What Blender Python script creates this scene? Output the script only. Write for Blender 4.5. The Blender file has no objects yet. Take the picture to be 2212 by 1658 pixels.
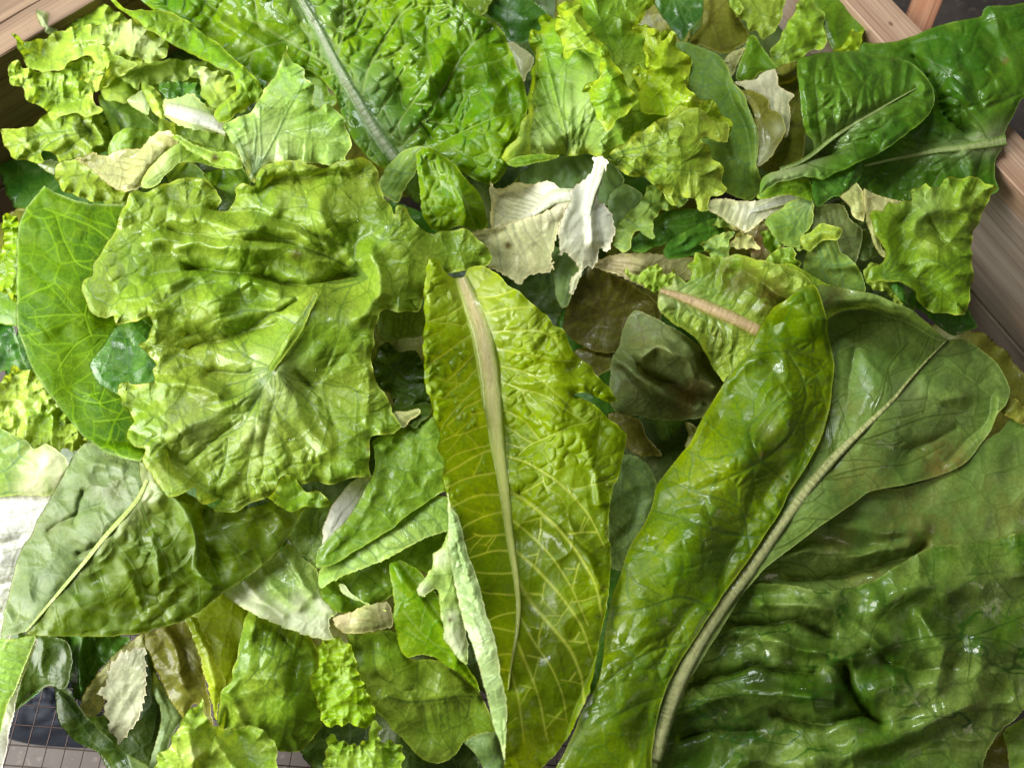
import bpy, math, random
import numpy as np
from mathutils import Vector

# ------------------------------------------------------------------ camera, world, lamps
S = 0.53 / 2212.0                 # metres per traced pixel on the reference plane z = 0
CW, CH, FPX = 1106.0, 829.0, 1917.0
TILT = math.radians(20)
DIST = FPX * S
CAM = np.array([0.0, -DIST * math.sin(TILT), DIST * math.cos(TILT)])
sc = bpy.context.scene
COL = sc.collection
cam_d = bpy.data.cameras.new("camera")
cam = bpy.data.objects.new("camera", cam_d)
COL.objects.link(cam)
cam.location = CAM
cam.rotation_euler = (TILT, 0, 0)
cam_d.sensor_width = 36.0
cam_d.lens = 36.0 * FPX / 2212.0
cam_d.clip_start = 0.01
cam_d.clip_end = 50
cam_d.dof.use_dof = True
cam_d.dof.focus_distance = DIST - 0.01
cam_d.dof.aperture_fstop = 9.0
sc.camera = cam

w = bpy.data.worlds.new("World")
sc.world = w
w.use_nodes = True
w.node_tree.nodes["Background"].inputs[0].default_value = (0.93, 0.97, 0.95, 1)
w.node_tree.nodes["Background"].inputs[1].default_value = 0.08

def area(name, loc, target, sx, sy, power, color):
    d = bpy.data.lights.new(name, 'AREA')
    d.shape = 'RECTANGLE'; d.size = sx; d.size_y = sy
    d.energy = power; d.color = color
    o = bpy.data.objects.new(name, d)
    COL.objects.link(o)
    o.location = loc
    o.rotation_euler = (Vector(target) - Vector(loc)).to_track_quat('-Z', 'Y').to_euler()
    return o
area("window_light", (-0.93, -0.04, 0.42), (-0.04, -0.04, 0.0), 0.65, 0.8, 29.0, (1.0, 1.0, 0.97))
area("sky_light", (-0.35, 0.85, 1.05), (0.0, 0.0, 0.0), 0.7, 0.42, 10.5, (0.90, 0.97, 1.0))
area("glint_lamp", (-0.12, 0.78, 1.10), (0.05, 0.0, 0.0), 0.12, 0.2, 3.2, (0.93, 0.98, 1.0))  # small unseen lamp added to give crisp glints
area("fill_light", (1.2, -0.5, 0.9), (0.1, 0.0, 0.0), 0.5, 0.5, 1.6, (1.0, 0.86, 0.66))  # weak warm fill from an unseen lamp added on the right

sc.view_settings.view_transform = 'Standard'
sc.view_settings.look = 'None'
sc.view_settings.exposure = 0.12
sc.cycles.max_bounces = 8
sc.cycles.transmission_bounces = 4
sc.cycles.diffuse_bounces = 4

# ------------------------------------------------------------------ geometry helpers
def at(u, v, z):
    """world point that stands z (traced pixels) above the reference plane in the direction of traced pixel u, v"""
    u = np.asarray(u, float); v = np.asarray(v, float); z = np.asarray(z, float) * S
    dx = (u - CW); dy = -(v - CH); dz = np.full_like(dx + dy, -FPX)
    ct, st = math.cos(TILT), math.sin(TILT)
    wy = dy * ct - dz * st
    wz = dy * st + dz * ct
    t = (z - CAM[2]) / wz
    return np.stack([CAM[0] + dx * t, CAM[1] + wy * t, z + 0 * t], -1)

RNG = np.random.RandomState(7)
LAT = RNG.rand(256, 256)
WJX, WJY = RNG.rand(64, 64), RNG.rand(64, 64)

def vnoise(x, y):
    xi = np.floor(x).astype(int); yi = np.floor(y).astype(int)
    fx = x - xi; fy = y - yi
    fx = fx * fx * fx * (fx * (fx * 6 - 15) + 10); fy = fy * fy * fy * (fy * (fy * 6 - 15) + 10)
    a = LAT[yi & 255, xi & 255]; b = LAT[yi & 255, (xi + 1) & 255]
    c = LAT[(yi + 1) & 255, xi & 255]; d = LAT[(yi + 1) & 255, (xi + 1) & 255]
    return (a + (b - a) * fx) * (1 - fy) + (c + (d - c) * fx) * fy      # 0..1

def fbm(x, y, o=3):
    r = 0; amp = 0.5; tot = 0
    for k in range(o):
        r = r + amp * vnoise(x * 2 ** k + 17.3 * k, y * 2 ** k + 9.1 * k); tot += amp; amp *= 0.5
    return r / tot

def ridged(x, y, o=2):
    r = 0; amp = 0.5; tot = 0
    for k in range(o):
        r = r + amp * (1 - np.abs(2 * vnoise(x * 2 ** k + 31.3 * k, y * 2 ** k + 5.1 * k) - 1)); tot += amp; amp *= 0.5
    return r / tot

def worley(x, y):
    xi = np.floor(x).astype(int); yi = np.floor(y).astype(int)
    f1 = np.full(x.shape, 9.0); f2 = np.full(x.shape, 9.0)
    for dy in (-1, 0, 1):
        for dx in (-1, 0, 1):
            cx = xi + dx; cy = yi + dy
            px = cx + 0.15 + 0.7 * WJX[cy & 63, cx & 63]; py = cy + 0.15 + 0.7 * WJY[cy & 63, cx & 63]
            d = np.hypot(px - x, py - y)
            f2 = np.where(d < f1, f1, np.minimum(f2, d)); f1 = np.minimum(f1, d)
    return f1, f2

def spline(pts, step, closed=True):
    P = np.array([p[:2] for p in pts], float); n = len(P)
    corner = [len(p) > 2 for p in pts]
    out = []
    m = n if closed else n - 1
    for i in range(m):
        p1, p2 = P[i], P[(i + 1) % n]
        p0 = P[(i - 1) % n] if (closed or i > 0) else p1
        p3 = P[(i + 2) % n] if (closed or i < n - 2) else p2
        L = np.hypot(*(p2 - p1))
        k = max(1, int(L / step))
        t = np.arange(k)[:, None] / k
        t1 = (p2 - p0) * 0.5; t2 = (p3 - p1) * 0.5
        l0 = np.hypot(*(p1 - p0)) + 1e-6; l3 = np.hypot(*(p3 - p2)) + 1e-6
        t1 = t1 * min(1, 1.6 * L / (L + l0)); t2 = t2 * min(1, 1.6 * L / (L + l3))
        if corner[i]: t1 = (p2 - p1) * 0.6
        if corner[(i + 1) % n]: t2 = (p2 - p1) * 0.6
        out.append((2 * t**3 - 3 * t**2 + 1) * p1 + (t**3 - 2 * t**2 + t) * t1 + (-2 * t**3 + 3 * t**2) * p2 + (t**3 - t**2) * t2)
    out = np.concatenate(out)
    if not closed: out = np.concatenate([out, P[-1:]])
    return out

def resample(Q, step, closed=True):
    if closed: Q = np.concatenate([Q, Q[:1]])
    d = np.hypot(*np.diff(Q, axis=0).T); s = np.concatenate([[0], np.cumsum(d)])
    n = max(4, int(s[-1] / step)); t = np.linspace(0, s[-1], n, endpoint=not closed)
    return np.stack([np.interp(t, s, Q[:, 0]), np.interp(t, s, Q[:, 1])], 1), s[-1]

# running height of the heap, in traced pixels, on a coarse map
HS = 4.0; HX0, HY0 = -500.0, -500.0
HN, HM = int(2700 / HS) , int(3240 / HS)
HMAP = np.full((HN, HM), -430.0)
IDM = np.full((HN, HM), -1)          # which leaf lies on top there
LEAVES = []

def maxf(a, r):
    out = a.copy()
    for ax in (0, 1):
        b = out.copy()
        for k in range(-r, r + 1):
            if k: b = np.maximum(b, np.roll(out, k, ax))
        out = b
    return out

def boxb(a, r):
    out = a
    for ax in (0, 1):
        acc = 0
        for k in range(-r, r + 1): acc = acc + np.roll(out, k, ax)
        out = acc / (2 * r + 1)
    return out

def sample_map(M, x0, y0, hs, x, y):
    fx = np.clip((x - x0) / hs, 0, M.shape[1] - 1.001); fy = np.clip((y - y0) / hs, 0, M.shape[0] - 1.001)
    xi = fx.astype(int); yi = fy.astype(int); fx = fx - xi; fy = fy - yi
    return (M[yi, xi] * (1 - fx) + M[yi, xi + 1] * fx) * (1 - fy) + (M[yi + 1, xi] * (1 - fx) + M[yi + 1, xi + 1] * fx) * fy

def rbf(hp, X, Y):
    P = np.array([(p[0], p[1]) for p in hp], float); h = np.array([p[2] for p in hp], float)
    c = 50.0
    D = np.sqrt((P[:, None, 0] - P[None, :, 0])**2 + (P[:, None, 1] - P[None, :, 1])**2 + c * c)
    n = len(P)
    A = np.zeros((n + 1, n + 1)); A[:n, :n] = D; A[n, :n] = 1; A[:n, n] = 1
    A[:n, :n] += np.eye(n) * 1e-6
    co = np.linalg.solve(A, np.append(h, 0))
    r = np.full(X.shape, co[n])
    for i in range(n): r += co[i] * np.sqrt((X - P[i, 0])**2 + (Y - P[i, 1])**2 + c * c)
    return r

def new_mesh(name, co, faces, mat, uv=None, lm=None, smooth=True):
    me = bpy.data.meshes.new(name)
    nq = len(faces); k = faces.shape[1]
    me.vertices.add(len(co)); me.vertices.foreach_set("co", co.astype(np.float32).ravel())
    me.loops.add(nq * k); me.loops.foreach_set("vertex_index", faces.astype(np.int32).ravel())
    me.polygons.add(nq); me.polygons.foreach_set("loop_start", (np.arange(nq) * k).astype(np.int32))
    me.update(calc_edges=True)
    if smooth: me.polygons.foreach_set("use_smooth", np.ones(nq, bool))
    if uv is not None:
        l = me.uv_layers.new(name="UVMap"); l.data.foreach_set("uv", uv[faces.ravel()].astype(np.float32).ravel())
    if lm is not None:
        a = me.attributes.new("lm", 'FLOAT_COLOR', 'POINT'); a.data.foreach_set("color", lm.astype(np.float32).ravel())
    me.materials.append(mat)
    me.validate()
    return me

def link(name, me, parent=None):
    o = bpy.data.objects.new(name, me); COL.objects.link(o)
    if parent is not None: o.parent = parent
    return o

def tag(o, label=None, cat=None, group=None, kind=None):
    if label: o['label'] = label
    if cat: o['category'] = cat
    if group: o['group'] = group
    if kind: o['kind'] = kind
    return o

# ------------------------------------------------------------------ materials
def mk(name):
    m = bpy.data.materials.new(name); m.use_nodes = True
    nt = m.node_tree; nt.nodes.clear()
    return m, nt, nt.nodes, nt.links

class NB:
    def __init__(s, nt): s.nt = nt; s.n = nt.nodes; s.l = nt.links
    def put(s, sock, v):
        if isinstance(v, bpy.types.NodeSocket): s.l.new(v, sock)
        elif v is not None:
            if isinstance(v, (tuple, list)) and len(v) == 3 and sock.type == 'RGBA': v = (*v, 1)
            sock.default_value = v
    def math(s, op, a, b=None, c=None, clamp=False):
        n = s.n.new('ShaderNodeMath'); n.operation = op; n.use_clamp = clamp
        s.put(n.inputs[0], a); s.put(n.inputs[1], b)
        if c is not None: s.put(n.inputs[2], c)
        return n.outputs[0]
    def mix(s, f, a, b, mode='MIX'):
        n = s.n.new('ShaderNodeMix'); n.data_type = 'RGBA'; n.blend_type = mode
        s.put(n.inputs[0], f); s.put(n.inputs[6], a); s.put(n.inputs[7], b)
        return n.outputs[2]
    def noise(s, v, scale, detail=2, rough=0.5, dist=0):
        n = s.n.new('ShaderNodeTexNoise'); s.put(n.inputs['Vector'], v)
        n.inputs['Scale'].default_value = scale; n.inputs['Detail'].default_value = detail
        n.inputs['Roughness'].default_value = rough; n.inputs['Distortion'].default_value = dist
        return n.outputs
    def voro(s, v, scale, feat='DISTANCE_TO_EDGE', rand=1.0):
        n = s.n.new('ShaderNodeTexVoronoi'); n.voronoi_dimensions = '2D'; n.feature = feat
        s.put(n.inputs['Vector'], v); n.inputs['Scale'].default_value = scale
        n.inputs['Randomness'].default_value = rand
        return n.outputs[0]
    def sstep(s, v, a, b, o0=0.0, o1=1.0):
        n = s.n.new('ShaderNodeMapRange'); n.interpolation_type = 'SMOOTHSTEP'
        s.put(n.inputs[0], v)
        for i, q in enumerate((a, b, o0, o1)): n.inputs[i + 1].default_value = q
        return n.outputs[0]
    def vadd(s, a, b):
        n = s.n.new('ShaderNodeVectorMath'); n.operation = 'ADD'; s.put(n.inputs[0], a); s.put(n.inputs[1], b); return n.outputs[0]
    def vmul(s, a, b):
        n = s.n.new('ShaderNodeVectorMath'); n.operation = 'MULTIPLY'; s.put(n.inputs[0], a); s.put(n.inputs[1], b); return n.outputs[0]

PAL = {}
def leafmat(key, c1, c2, vein=(0.3, 0.42, 0.1), pale=(0.6, 0.62, 0.35), rough=0.33, trans=0.3, net=38, nets=0.35,
            bump=1.0, coat=0.25, netdark=None, edge=None, tcol=None, blotch=(0.10, 0.07, 0.015), fine=1.0, smear=None, spec=0.3):
    m, nt, N, L = mk("leaf_" + key); b = NB(nt)
    uv = N.new('ShaderNodeUVMap').outputs[0]
    at_ = N.new('ShaderNodeAttribute'); at_.attribute_name = 'lm'
    sep = N.new('ShaderNodeSeparateColor'); L.new(at_.outputs['Color'], sep.inputs[0])
    V, E, P, B = sep.outputs[0], sep.outputs[1], sep.outputs[2], at_.outputs['Alpha']
    oi = N.new('ShaderNodeObjectInfo').outputs['Random']
    warp = b.noise(uv, 14, 2)[1]
    wv = b.vadd(uv, b.vmul(warp, (0.035, 0.035, 0)))
    v0 = b.voro(wv, net * 0.42); v1 = b.voro(wv, net); v2 = b.voro(wv, net * 2.7)
    l0 = b.sstep(v0, 0.008, 0.038, 1, 0); l1 = b.sstep(v1, 0.01, 0.07, 1, 0); l2 = b.sstep(v2, 0.02, 0.11, 1, 0)
    vary = b.noise(uv, 5, 3, 0.55)[0]; vary2 = b.noise(uv, 26, 3, 0.6)[0]
    f = b.sstep(b.math('ADD', vary, b.math('MULTIPLY', b.math('SUBTRACT', oi, 0.5), 0.25)), 0.33, 0.68)
    col = b.mix(f, c1, c2)
    cell = b.voro(wv, net, 'F1')
    col = b.mix(b.math('MULTIPLY', b.sstep(vary2, 0.4, 0.75), 0.22), col, b.mix(0.5, c1, (0.40, 0.45, 0.04)))
    fr = b.sstep(b.noise(uv, 120, 2, 0.6)[0], 0.3, 0.75, 0.86, 1.12)
    col = b.mix(1.0, col, fr, 'MULTIPLY')
    nd = netdark if netdark else vein
    col = b.mix(b.math('MULTIPLY', l0, nets * 1.5, clamp=True), col, nd)
    col = b.mix(b.math('MULTIPLY', l1, nets * 0.9), col, nd)
    col = b.mix(b.math('MULTIPLY', l2, nets * 0.45), col, nd)
    col = b.mix(b.math('MULTIPLY', P, 0.95, clamp=True), col, pale)
    col = b.mix(b.math('MULTIPLY', E, b.sstep(vary2, 0.3, 0.7, 0.1, 0.62), clamp=True), col, edge if edge else (c2[0] * 1.5 + 0.05, c2[1] * 1.25 + 0.05, c2[2] * 1.3 + 0.01))
    bl = b.math('MULTIPLY', B, b.sstep(b.math('ADD', vary2, b.math('MULTIPLY', B, 0.2)), 0.38, 0.7), clamp=True)
    col = b.mix(bl, col, blotch)
    col = b.mix(b.math('MULTIPLY', V, 0.9, clamp=True), col, vein)
    if smear:
        n_ = b.noise(b.vmul(uv, (1.0, 1.6, 1)), 8, 2, 0.5, 0.3)[0]
        ln = b.sstep(b.math('ABSOLUTE', b.math('SUBTRACT', n_, 0.5)), 0.008, 0.03, 1, 0)
        col = b.mix(b.math('MULTIPLY', ln, b.sstep(b.noise(uv, 6, 2)[0], 0.45, 0.6, 0, 0.85)), col, smear)
        col = b.mix(b.sstep(b.noise(uv, 16, 4, 0.7)[0], 0.6, 0.72, 0, 0.7), col, smear)
    spots = b.sstep(b.voro(b.vadd(uv, (0.37, 0.11, 0)), 55, 'F1'), 0.03, 0.075, 0.35, 0)
    col = b.mix(b.math('MULTIPLY', spots, b.sstep(b.noise(uv, 9, 1)[0], 0.5, 0.65)), col, (0.5, 0.55, 0.2))
    hs = N.new('ShaderNodeHueSaturation'); hs.inputs['Saturation'].default_value = 1.05; hs.inputs['Hue'].default_value = 0.507; hs.inputs['Value'].default_value = 0.97; L.new(col, hs.inputs['Color']); col = hs.outputs[0]
    # relief
    h = b.math('MULTIPLY', b.sstep(v1, 0.0, 0.35), 0.5)
    h = b.math('ADD', h, b.math('MULTIPLY', b.sstep(v0, 0.0, 0.12), 0.7))
    h = b.math('ADD', h, b.math('MULTIPLY', b.sstep(v2, 0.0, 0.3), 0.14))
    h = b.math('ADD', h, b.math('MULTIPLY', b.noise(uv, 45, 2, 0.5)[0], 0.7))
    h = b.math('ADD', h, b.math('MULTIPLY', b.noise(uv, 260, 2, 0.6)[0], 0.10 * fine))
    bp = N.new('ShaderNodeBump'); bp.inputs['Strength'].default_value = 0.33 * bump
    bp.inputs['Distance'].default_value = 0.00062; L.new(h, bp.inputs['Height'])
    pr = N.new('ShaderNodeBsdfPrincipled')
    L.new(col, pr.inputs['Base Color']); L.new(bp.outputs[0], pr.inputs['Normal'])
    rg = b.sstep(b.noise(uv, 22, 3)[0], 0.3, 0.7, rough - 0.05, rough + 0.16)
    L.new(rg, pr.inputs['Roughness'])
    pr.inputs['Specular IOR Level'].default_value = spec
    wet = b.math('MULTIPLY', b.sstep(b.noise(uv, 9, 3, 0.55)[0], 0.49, 0.62), min(1, coat * 1.2))
    L.new(wet, pr.inputs['Coat Weight']); pr.inputs['Coat Roughness'].default_value = 0.1
    bp2 = N.new('ShaderNodeBump'); bp2.inputs['Strength'].default_value = 0.35 * bump; bp2.inputs['Distance'].default_value = 0.0004
    L.new(h, bp2.inputs['Height']); L.new(bp2.outputs[0], pr.inputs['Coat Normal'])
    tr = N.new('ShaderNodeBsdfTranslucent'); L.new(bp.outputs[0], tr.inputs['Normal'])
    tc = b.mix(1.0, col, tcol if tcol else (1.5, 1.25, 0.5), 'MULTIPLY'); L.new(tc, tr.inputs['Color'])
    mx = N.new('ShaderNodeMixShader'); mx.inputs[0].default_value = trans
    L.new(pr.outputs[0], mx.inputs[1]); L.new(tr.outputs[0], mx.inputs[2])
    o = N.new('ShaderNodeOutputMaterial'); L.new(mx.outputs[0], o.inputs[0])
    PAL[key] = m
    return m

def stalkmat(key, c1, c2, ridge=0.5, rough=0.35, grad=None, sub=0.25, rim=(0.2, 0.3, 0.03)):
    m, nt, N, L = mk("rib_" + key); b = NB(nt)
    uv = N.new('ShaderNodeUVMap').outputs[0]
    st = b.noise(b.vmul(uv, (1.0, 14, 1)), 2.2, 3, 0.6)[0]
    tv = b.noise(b.vmul(uv, (7, 0.4, 1)), 1.6, 2, 0.5)[0]
    col = b.mix(b.sstep(st, 0.35, 0.7), c1, c2)
    col = b.mix(b.sstep(tv, 0.5, 0.75, 0, 0.35 * ridge), col, (c1[0] * 1.25, c1[1] * 1.25, c1[2] * 1.3))
    ra = N.new('ShaderNodeAttribute'); ra.attribute_name = 'lm'
    rs = N.new('ShaderNodeSeparateColor'); L.new(ra.outputs['Color'], rs.inputs[0])
    if grad:      # colour further along the rib: colour, from, to (in hundreds of traced pixels)
        gs = N.new('ShaderNodeSeparateXYZ'); L.new(uv, gs.inputs[0])
        col = b.mix(b.sstep(gs.outputs[0], grad[1], grad[2]), col, b.mix(b.sstep(st, 0.35, 0.7), grad[0], tuple(min(1, q * 1.2) for q in grad[0])))
    col = b.mix(b.sstep(b.math('ADD', rs.outputs[0], b.math('MULTIPLY', st, 0.35)), 0.28, 1.1), col, rim)
    h = b.math('ADD', b.math('MULTIPLY', tv, ridge), b.math('MULTIPLY', st, 0.5))
    bp = N.new('ShaderNodeBump'); bp.inputs['Strength'].default_value = 1.0; bp.inputs['Distance'].default_value = 0.0011
    L.new(h, bp.inputs['Height'])
    pr = N.new('ShaderNodeBsdfPrincipled'); L.new(col, pr.inputs['Base Color']); L.new(bp.outputs[0], pr.inputs['Normal'])
    pr.inputs['Roughness'].default_value = rough
    pr.inputs['Subsurface Weight'].default_value = 0.25
    pr.inputs['Subsurface Radius'].default_value = (0.5, 0.6, 0.2); pr.inputs['Subsurface Scale'].default_value = 0.004
    pr.inputs['Coat Weight'].default_value = 0.25; pr.inputs['Coat Roughness'].default_value = 0.15
    o = N.new('ShaderNodeOutputMaterial'); L.new(pr.outputs[0], o.inputs[0])
    PAL['rib_' + key] = m
    return m

# ------------------------------------------------------------------ leaf builder
NTRI = [0]
HPS = 1.7
def seg_stamp(gx0, gy0, s, nx_, ny_, x0, y0, x1, y1, R):
    j0 = max(0, int((min(x0, x1) - R - gx0) / s)); j1 = min(nx_, int((max(x0, x1) + R - gx0) / s) + 2)
    i0 = max(0, int((min(y0, y1) - R - gy0) / s)); i1 = min(ny_, int((max(y0, y1) + R - gy0) / s) + 2)
    if j0 >= j1 or i0 >= i1: return None
    X = gx0 + np.arange(j0, j1) * s; Y = (gy0 + np.arange(i0, i1) * s)[:, None]
    dx, dy = x1 - x0, y1 - y0; L2 = dx * dx + dy * dy + 1e-9
    t = np.clip(((X - x0) * dx + (Y - y0) * dy) / L2, 0, 1)
    px, py = x0 + t * dx, y0 + t * dy
    return (slice(i0, i1), slice(j0, j1)), np.hypot(X - px, Y - py), px, py, t

def grow_veins(starts, inside, rng, out, maxdepth=2, step=7.0, branch=0.2, wig=0.16, maxlen=600, amul=0.6, pre=()):
    """starts: x, y, angle, width, curve; veins grow outwards side by side, fork, thin, and end where they meet another"""
    occ = {}; C = 9.0
    for (x0, y0, x1, y1, wd) in pre: occ[(int(x1 / C), int(y1 / C))] = (-9, 0)
    act = [[*q[:5], 0, (45.0 if len(q) > 5 else 0.0), k, -1, 0] for k, q in enumerate(starts)]
    nid = len(act)
    while act and len(out) < 1800:
        nxt = []
        for v in act:
            x, y, a, wd, cv, dep, ln, me_, par, n = v
            a += cv * step * 0.001 + rng.normal() * wig * 0.4
            if n % 5 == 4: a += rng.normal() * wig * 1.6
            x2, y2 = x + math.cos(a) * step, y + math.sin(a) * step
            if not inside(x2, y2): continue
            out.append((x, y, x2, y2, wd))
            key = (int(x2 / C), int(y2 / C)); o = occ.get(key)
            if o is not None and o[0] != me_ and not (n < 2 or ln < 30): continue
            occ[key] = (me_, n)
            wd2 = wd * 0.98
            if dep < maxdepth and n > 2 and rng.rand() < branch and len(act) < 260:
                sd = rng.choice([-1, 1])
                nxt.append([x2, y2, a + sd * (0.7 + 0.4 * rng.rand()), wd2 * amul, -sd * 1.5, dep + 1, 45.0, nid, me_, 0]); nid += 1
                a -= sd * 0.15
            if wd2 > 0.42 and ln < maxlen: nxt.append([x2, y2, a, wd2, cv, dep, ln + step, me_, par, n + 1])
        act = nxt
    return out

def leaf(label, pts, pal, z=None, lift=8, hp=None, mid=None, midw=None, ribpal=None, ribh=0.35, veins=None, xveins=None,
         vw=2.2, side='top', s=3.0, edge=(3.5, 26), teeth=None, ruf=(0, 30, 40), curl=5, bul=5, blis=(0, 30), crum=(6, 90), folds=None,
         pales=None, blots=None, seed=0, name='lettuce_leaf', gap=3, group=None, parent=None, edgeband=4, patch=0.36, wig=0.16, branch=0.2,
         frill=(0, 45), drape=5, radf=None, vein_col=1.0, depth_dir=None, cat='lettuce leaf', drapek=6.0, fit=80, calm=None, hps=None, ripple=0.3):
    rng = np.random.RandomState(1000 + seed)
    ox, oy = rng.rand(2) * 200
    Q = spline(pts, 3.0); Q, Lt = resample(Q, max(2.0, s * 0.8))
    n = len(Q)
    tn = np.roll(Q, -1, 0) - np.roll(Q, 1, 0); tn /= np.hypot(*tn.T)[:, None] + 1e-9
    nrm = np.stack([tn[:, 1], -tn[:, 0]], 1)
    area2 = np.sum(Q[:, 0] * np.roll(Q[:, 1], -1) - np.roll(Q[:, 0], -1) * Q[:, 1])
    if area2 < 0: nrm = -nrm
    sarc = np.arange(n) * Lt / n
    ea, el = edge
    off = ea * (fbm(sarc / el + ox, sarc * 0 + oy, 3) - 0.5) * 2
    if ruf[0]:
        k = max(3, int(Lt / ruf[1]))
        ph = 2.2 * (vnoise(sarc / (ruf[1] * 2.2) + ox, sarc * 0 + 3.3) - 0.5) * 2
        off = off + 0.22 * ruf[0] * np.sin(2 * math.pi * k * sarc / Lt + ph)
    if teeth:
        ta, tl = teeth
        ph = sarc / tl + 1.3 * fbm(sarc / (tl * 3) + ox, sarc * 0, 2)
        saw = (ph % 1.0); am = 0.35 + 0.9 * vnoise(np.floor(ph) * 1.7 + ox, ph * 0 + 1.1)
        off = off + ta * am * (saw ** 1.6 - 0.4)
    Q = Q + nrm * off[:, None]
    gx0, gy0 = Q.min(0) - 2 * s; gx1, gy1 = Q.max(0) + 2 * s
    nxg, nyg = int((gx1 - gx0) / s) + 1, int((gy1 - gy0) / s) + 1
    X, Y = np.meshgrid(gx0 + np.arange(nxg) * s, gy0 + np.arange(nyg) * s)
    # inside test
    ins = np.zeros((nyg, nxg), bool)
    Q2 = np.roll(Q, -1, 0)
    for (ax, ay), (bx, by) in zip(Q, Q2):
        if ay == by: continue
        if ay > by: ax, ay, bx, by = bx, by, ax, ay
        i0 = math.ceil((ay - gy0) / s); i1 = math.ceil((by - gy0) / s)
        for i in range(i0, i1):
            xc = ax + (gy0 + i * s - ay) / (by - ay) * (bx - ax)
            j = max(0, math.ceil((xc - gx0) / s)); ins[i, j:] ^= True
    # distance to the edge
    R = 70.0 if s < 4.5 else 50.0
    de = np.full((nyg, nxg), R); nx_ = X.copy(); ny_ = Y.copy(); sa = np.zeros_like(X)
    for k in range(n):
        r = seg_stamp(gx0, gy0, s, nxg, nyg, Q[k, 0], Q[k, 1], Q2[k, 0], Q2[k, 1], R)
        if r is None: continue
        sl, d, px, py, t = r
        m_ = d < de[sl]
        de[sl] = np.where(m_, d, de[sl]); nx_[sl] = np.where(m_, px, nx_[sl]); ny_[sl] = np.where(m_, py, ny_[sl])
        sa[sl] = np.where(m_, sarc[k] + t * (Lt / n), sa[sl])
    V = ins | (de < 0.75 * s)
    outm = V & ~ins
    X = np.where(outm, nx_, X); Y = np.where(outm, ny_, Y); de = np.where(outm, 0, de)
    # veins
    segs = []
    def inside(x, y):
        j, i = int((x - gx0) / s), int((y - gy0) / s)
        return 0 <= i < nyg and 0 <= j < nxg and ins[i, j] and de[i, j] > 2.0
    starts = []
    M = None
    if mid:
        M, ML = resample(spline(mid, 4.0, closed=False), 6.0, closed=False)
        if midw is None: midw = (8, 2)
    for vs in (veins or []):
        if vs[0] == 'pin':          # along the midrib: spacing, angle (deg), width, curve[, t0, t1]
            _, sp, an, wd, cv = vs[:5]; t0, t1 = vs[5:7] if len(vs) > 5 else (0.0, 1.0)
            if M is None: continue
            acc = 0
            for k in range(1, len(M) - 1):
                tt = k / len(M)
                acc += 6.0
                if acc > sp * (0.75 + 0.5 * rng.rand()) and t0 <= tt <= t1:
                    acc = 0; d = M[k + 1] - M[k - 1]; a = math.atan2(d[1], d[0])
                    for sg in (-1, 1):
                        if len(vs) > 7 and vs[7] and sg != vs[7]: continue
                        starts.append((M[k, 0], M[k, 1], a + sg * math.radians(an + rng.normal() * 6), wd * (1.15 - 0.6 * tt), -sg * cv))
        elif vs[0] == 'rad':        # from a point: x, y, a0, a1, n, width, curve
            _, cx, cy, a0, a1, nn, wd = vs[:7]; cv = vs[7] if len(vs) > 7 else 0
            for k in range(nn):
                f_ = (k + 0.5) / nn; a = math.radians(a0 + (a1 - a0) * f_ + rng.normal() * 3)
                starts.append((cx + math.cos(a) * 3, cy + math.sin(a) * 3, a, wd * (0.8 + 0.4 * rng.rand()), cv * (f_ - 0.5)))
        elif vs[0] == 'par':        # from a line: x0,y0,x1,y1, n, angle, width, curve
            _, xa, ya, xb, yb, nn, an, wd, cv = vs
            for k in range(nn):
                f_ = (k + 0.5) / nn
                starts.append((xa + (xb - xa) * f_, ya + (yb - ya) * f_, math.radians(an + rng.normal() * 4), wd, cv))
    for xv in (xveins or []):
        wd = xv[0]; P, _l = resample(spline(xv[1:], 4.0, closed=False), 5.0, closed=False)
        for k in range(len(P) - 1):
            segs.append((*P[k], *P[k + 1], wd * (1 - 0.5 * k / len(P))))
            if k % 13 == 8 and k < len(P) - 3 and wd > 2:      # side branches
                d = P[k + 1] - P[k]; sd = 1 if (k // 13) % 2 else -1
                starts.append((P[k][0] + 9 * -d[1] * sd / 5, P[k][1] + 9 * d[0] * sd / 5, math.atan2(d[1], d[0]) + sd * (0.8 + 0.3 * rng.rand()), wd * 0.5, 0, 1))
    if starts: grow_veins(starts, inside, rng, segs, wig=wig, branch=branch, pre=list(segs))
    if M is not None and midw[0] < 9:
        for k in range(len(M) - 1):
            f_ = k / len(M); segs.append((*M[k], *M[k + 1], 0.5 * (midw[0] * (1 - f_) + midw[1] * f_)))
    vd = np.full((nyg, nxg), 26.0); vm = np.zeros((nyg, nxg)); vh = np.zeros((nyg, nxg))
    for (x0, y0, x1, y1, wd) in segs:
        r = seg_stamp(gx0, gy0, s, nxg, nyg, x0, y0, x1, y1, 26.0)
        if r is None: continue
        sl, d, *_ = r
        vd[sl] = np.minimum(vd[sl], d)
        ww = max(wd, 0.42 * s)
        g = np.exp(-(d / ww) ** 2)
        vm[sl] = np.maximum(vm[sl], g * min(1, 0.45 + wd / 2.4)); vh[sl] = np.maximum(vh[sl], g * min(wd, 6))
    # own shape
    rt = rng.rand() * 6.28; XR = X * math.cos(rt) + Y * math.sin(rt); YR = -X * math.sin(rt) + Y * math.cos(rt)
    zz = np.zeros_like(X)
    if hp: zz = zz + (hps or HPS) * rbf(hp, X, Y)
    ca, cl = crum
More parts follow.
